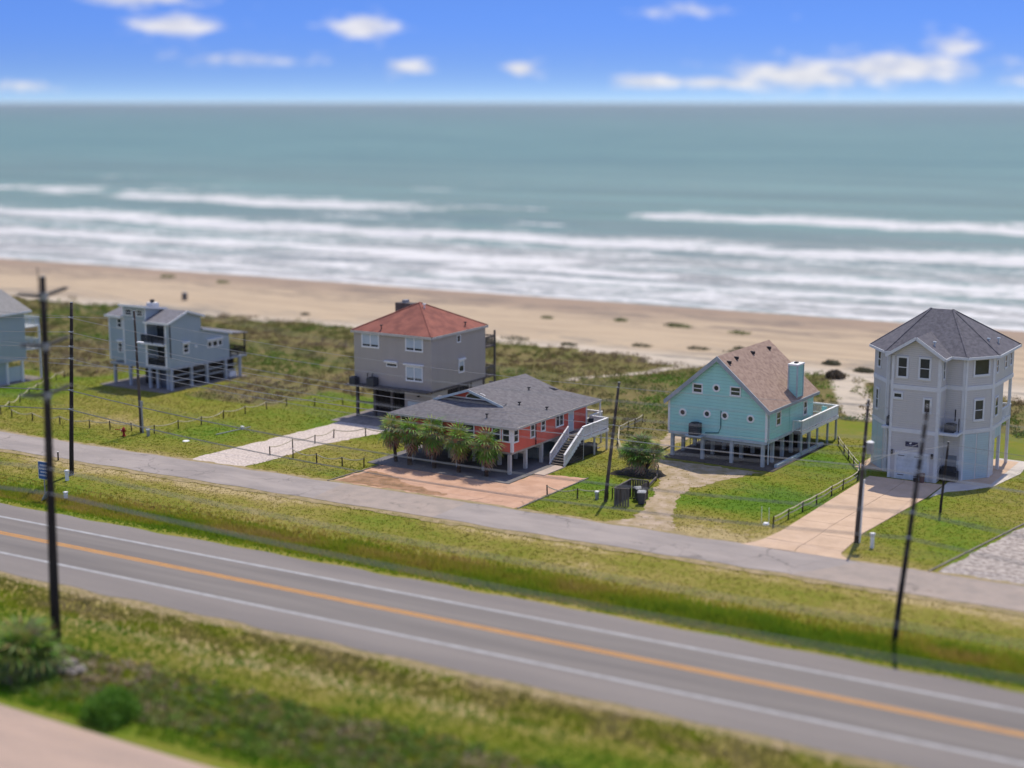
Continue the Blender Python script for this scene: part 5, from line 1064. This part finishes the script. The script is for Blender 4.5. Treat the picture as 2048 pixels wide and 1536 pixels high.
for c, k in (((.12, .24, .03), 'g'), ((.19, .31, .045), 'g'), ((.24, .30, .07), 'g'), ((.085, .165, .025), 'g'), ((.27, .27, .11), 'g'), ((.45, .36, .24), 'd'), ((.30, .21, .13), 'd')):
    me = frond_mesh('frond', .70, .95, 12, (c, (c[0] * 1.3 + .03, c[1] * .9 + .03, c[2] + .02)), .10 if k == 'g' else .3); me.materials.append(leafm if k == 'g' else drym); FR.append((me, k))
trunkm = M('palm_trunk', S(132, 112, 96, .6), .95, S(78, 64, 54, .6), ns=5, bump=.05, bs=9, stretch=(1, 1, 2.5))
def palm(loc, top, nf, size, label, dead=10, trunk=.16, hi=85, lo=-48, group='fan palms', extra=()):
    p = empty('fan_palm', loc, 0, label, 'palm', group); t_ = Vector(top)
    pts = [Vector((0, 0, -.2)), t_ * .35 + Vector((t_.x * -.1, 0, 0)), t_ * .7, t_]
    MB().tube(pts, [trunk * 1.25, trunk, trunk * .95, trunk * 1.1], 9).build('trunk', trunkm, p, smooth=True)
    heads = [(t_, 1.0)] + [(Vector(e), .9) for e in extra]
    for e in extra: MB().tube([Vector((e[0] * .2, e[1] * .2, -.1)), Vector(e) * .6, Vector(e)], trunk * .8, 7).build('trunk', trunkm, p, smooth=True)
    for hp, sc in heads:
        for i in range(nf + dead):
            d = i >= nf; m, k = random.choice([f for f in FR if (f[1] == 'd') == d])
            o = bpy.data.objects.new('frond', m); link(o, p); f = i / max(1, nf - 1)
            pitch = rad(random.uniform(-75, -40)) if d else rad(hi + (lo - hi) * f ** .8 + random.uniform(-9, 9))
            o.location = hp + Vector((0, 0, .1 - .18 * f)); s = size * sc * random.uniform(.85, 1.12); o.scale = (s, s, s)
            o.rotation_euler = (random.uniform(-.4, .4), -pitch, i * 2.399 + random.uniform(-.3, .3))
PG = 'fan palms in front of the red house'
palm((-76.3, 111.2, 0), (-.4, -.1, 2.9), 26, 1.05, 'leftmost fan palm at the red house, its dark trunk leaning left', 10, .15, group=PG)
palm((-74.5, 110.7, 0), (.15, 0, 3.05), 28, 1.1, 'thick fan palm second from the left before the red house', 12, .2, group=PG)
palm((-71.9, 110.75, 0), (-.1, 0, 3.15), 28, 1.1, 'middle fan palm of the row before the red house', 12, .17, group=PG)
palm((-69.2, 110.5, 0), (.05, 0, 2.85), 30, 1.05, 'fan palm second from the right before the red house', 12, .16, group=PG)
palm((-66.3, 110.4, 0), (.0, 0, 2.7), 32, 1.1, 'rightmost fan palm, bushy, by the red house corner', 10, .16, group=PG)
palm((-55.4, 118.7, 0), (0, 0, 2.05), 26, .98, 'wide multi-stemmed palm clump left of the turquoise house', 2, .19, 88, -8, extra=((-1.15, .2, 1.6), (1.15, .1, 1.65), (.3, -.8, 1.5), (-.2, .9, 1.8), (-.6, -.5, 1.75)))
palm((-65.0, 57.2, -.1), (0, 0, 1.6), 34, 1.4, 'dark shaggy palmetto at the foot of the tall pole', 16, .2, 80, -35, extra=((-.7, -.6, 1.0), (.3, .9, 1.1)))
for i, (x, y, a) in enumerate(((-57.3, 118.0, .4), (-54.3, 117.2, 2.0))):
    o = bpy.data.objects.new('fallen_frond', FR[5][0]); link(o); o.location = (x, y, .12); o.rotation_euler = (.1, .1, a); tag(o, 'fallen brown palm frond ' + ('left' if i == 0 else 'in front') + ' of the big palm clump', 'palm frond')
sheet('mulch_bed', [(-57.8, 116.8), (-53.6, 116.6), (-52.9, 118.6), (-54.2, 120.2), (-57.2, 120.2)], .018, M('dark_mulch', S(70, 60, 52, .6), .95, S(48, 42, 38, .6), ns=3, bump=.04, bs=8), amp=.3)
# bushes
def bush(name, loc, rx_, ry_, rz_, nl, stops, label, cat='bush', group=None, size=(.12, .24), mat=None, stem=True):
    z = float(ground_z(loc[0], loc[1])); o = empty(name, (loc[0], loc[1], z), 0, label, cat, group)
    d = RNG.normal(size=(nl, 3)); d /= np.linalg.norm(d, axis=1)[:, None]; d[:, 2] = np.abs(d[:, 2]); lump = .72 + .55 * fbm(d[:, 0] * 2.2 + loc[0], d[:, 1] * 2.2 + d[:, 2] * 1.5, 7)
    P = d * np.array([rx_, ry_, rz_]) * (RNG.uniform(.25, 1, (nl, 1)) ** .5) * lump[:, None]; tt = RNG.normal(.5, .22, nl)
    leaves(P, RNG.uniform(*size, nl), pal(tt, stops), 'crown', mat or leafm, o)
    if stem:
        mb = MB()
        for k in range(5): a = k * 1.256; mb.tube([(0, 0, -.1), (math.cos(a) * rx_ * .3, math.sin(a) * ry_ * .3, rz_ * .4), (math.cos(a) * rx_ * .6, math.sin(a) * ry_ * .6, rz_ * .75)], [.04, .03, .012], 5)
        mb.build('stems', trunkm, o)
    return o
GR = [(0, (.06, .15, .015)), (.5, (.11, .25, .02)), (1, (.19, .34, .04))]; DK = [(0, (.08, .07, .05)), (.5, (.15, .12, .085)), (1, (.25, .19, .13))]; MX = [(0, (.12, .125, .06)), (.5, (.20, .19, .11)), (1, (.31, .28, .18))]
bush('round_bush', (-56.2, 55.2), 1.6, 1.5, 1.5, 3200, GR, 'rounded bright green bush by the pale road at the bottom left')
bush('dune_shrub', (-54.6, 169.5), 1.2, 1.0, .8, 1000, DK, 'dark brown shrub alone on the sand right of the chimney', size=(.2, .4), mat=drym)
bush('dune_shrub', (-58.6, 180.5), 1.1, .7, .4, 600, MX, 'low olive mound left of its twin on the sand beyond the chimney', size=(.2, .4), mat=drym)
bush('dune_shrub', (-53.6, 177.5), 1.2, .7, .4, 600, MX, 'low olive mound right of its twin on the sand beyond the chimney', size=(.2, .4), mat=drym)
bush('dune_shrub', (-37.6, 142.3), 1.4, 1.4, 1.5, 1500, MX, 'grey-green shrub left of the lavender house corner', mat=drym)
bush('rose_bush', (-58.6, 136.6), 2.2, 1.6, 1.0, 1700, [(0, (.05, .05, .02)), (.5, (.14, .09, .06)), (1, (.22, .17, .10))], 'brown straggly bush left of the turquoise house', mat=drym)
random.seed(3); GB = [(0, (.09, .14, .03)), (.5, (.15, .21, .05)), (1, (.26, .27, .11))]
for i, (px, py, s, k) in enumerate(((-97.8, 204.6, 1.5, 0), (-107.6, 204, 1.1, 0), (-92, 203.2, 2.2, 0), (-88, 203.0, 2.0, 1), (-80, 203.4, 1.8, 0), (-197, 214, 2.0, 0), (-186, 212, 1.8, 0), (-75.9, 184.8, 1.6, 1), (-80.5, 183.8, 1.8, 1), (-71, 183.4, 2.2, 1), (-86.1, 179.5, 1.6, 1), (-99.8, 175.6, 2.2, 1), (-94, 177, 1.4, 1), (-120.2, 186, 1.3, 1), (-66, 181, 2.0, 1), (-140, 183.5, 1.2, 1))):
    px += random.uniform(-3, 3); py += random.uniform(-2.5, 2.5)
    bush('beach_grass_clump', (px, py), s * random.uniform(.6, 1.1), s * random.uniform(.4, .7), s * random.uniform(.14, .26), 200, GB if k == 0 else MX, 'small green clump of beach grass near the waterline' if k == 0 else 'small dull olive clump of beach grass on the upper beach', 'beach grass', 'green clumps near the waterline' if k == 0 else 'olive clumps on the upper beach', (.15, .32), drym, False)
rk = M('pale_rock', S(200, 190, 180, .6), .9, S(150, 142, 136, .6), ns=2, bump=.05, bs=5)
rp = empty('rock_pile', (-63.4, 59.2, 0), 0, 'heap of pale stones right of the tall pole foot', 'rocks')
for i in range(16):
    r = random.uniform(.16, .34); c = Vector((random.uniform(-.9, .9), random.uniform(-.7, .7), r * .5)); mb = MB(); vs = []; fs = []
    for a in range(5):
        for q in range(8):
            th = math.pi * (a + .5) / 5; ph = q * math.pi / 4; rr_ = r * random.uniform(.8, 1.15); vs.append(c + Vector((math.sin(th) * math.cos(ph), math.sin(th) * math.sin(ph), math.cos(th) * .7)) * rr_)
    for a in range(4):
        for q in range(8): fs.append((a * 8 + q, (a + 1) * 8 + q, (a + 1) * 8 + (q + 1) % 8, a * 8 + (q + 1) % 8))
    fs += [tuple(range(7, -1, -1)), tuple(range(32, 40))]; mb.add(vs, fs).build('stone', rk, rp)

# ------------------------------------------------------------------ sea air
hz_m = bpy.data.materials.new('sea_haze'); hz_m.use_nodes = True; t = hz_m.node_tree
t.nodes.remove(t.nodes['Principled BSDF']); pv = N(t, 'ShaderNodeVolumePrincipled'); pv.inputs['Color'].default_value = (.80, .87, .95, 1); pv.inputs['Density'].default_value = 2.2e-5; pv.inputs['Anisotropy'].default_value = .2
t.links.new(pv.outputs[0], t.nodes['Material Output'].inputs['Volume'])
tag(MB().box(-46000, -1500, -4, 46000, 47500, 34).build('haze', hz_m), 'thin pale sea haze over the water', 'haze', kind='stuff')
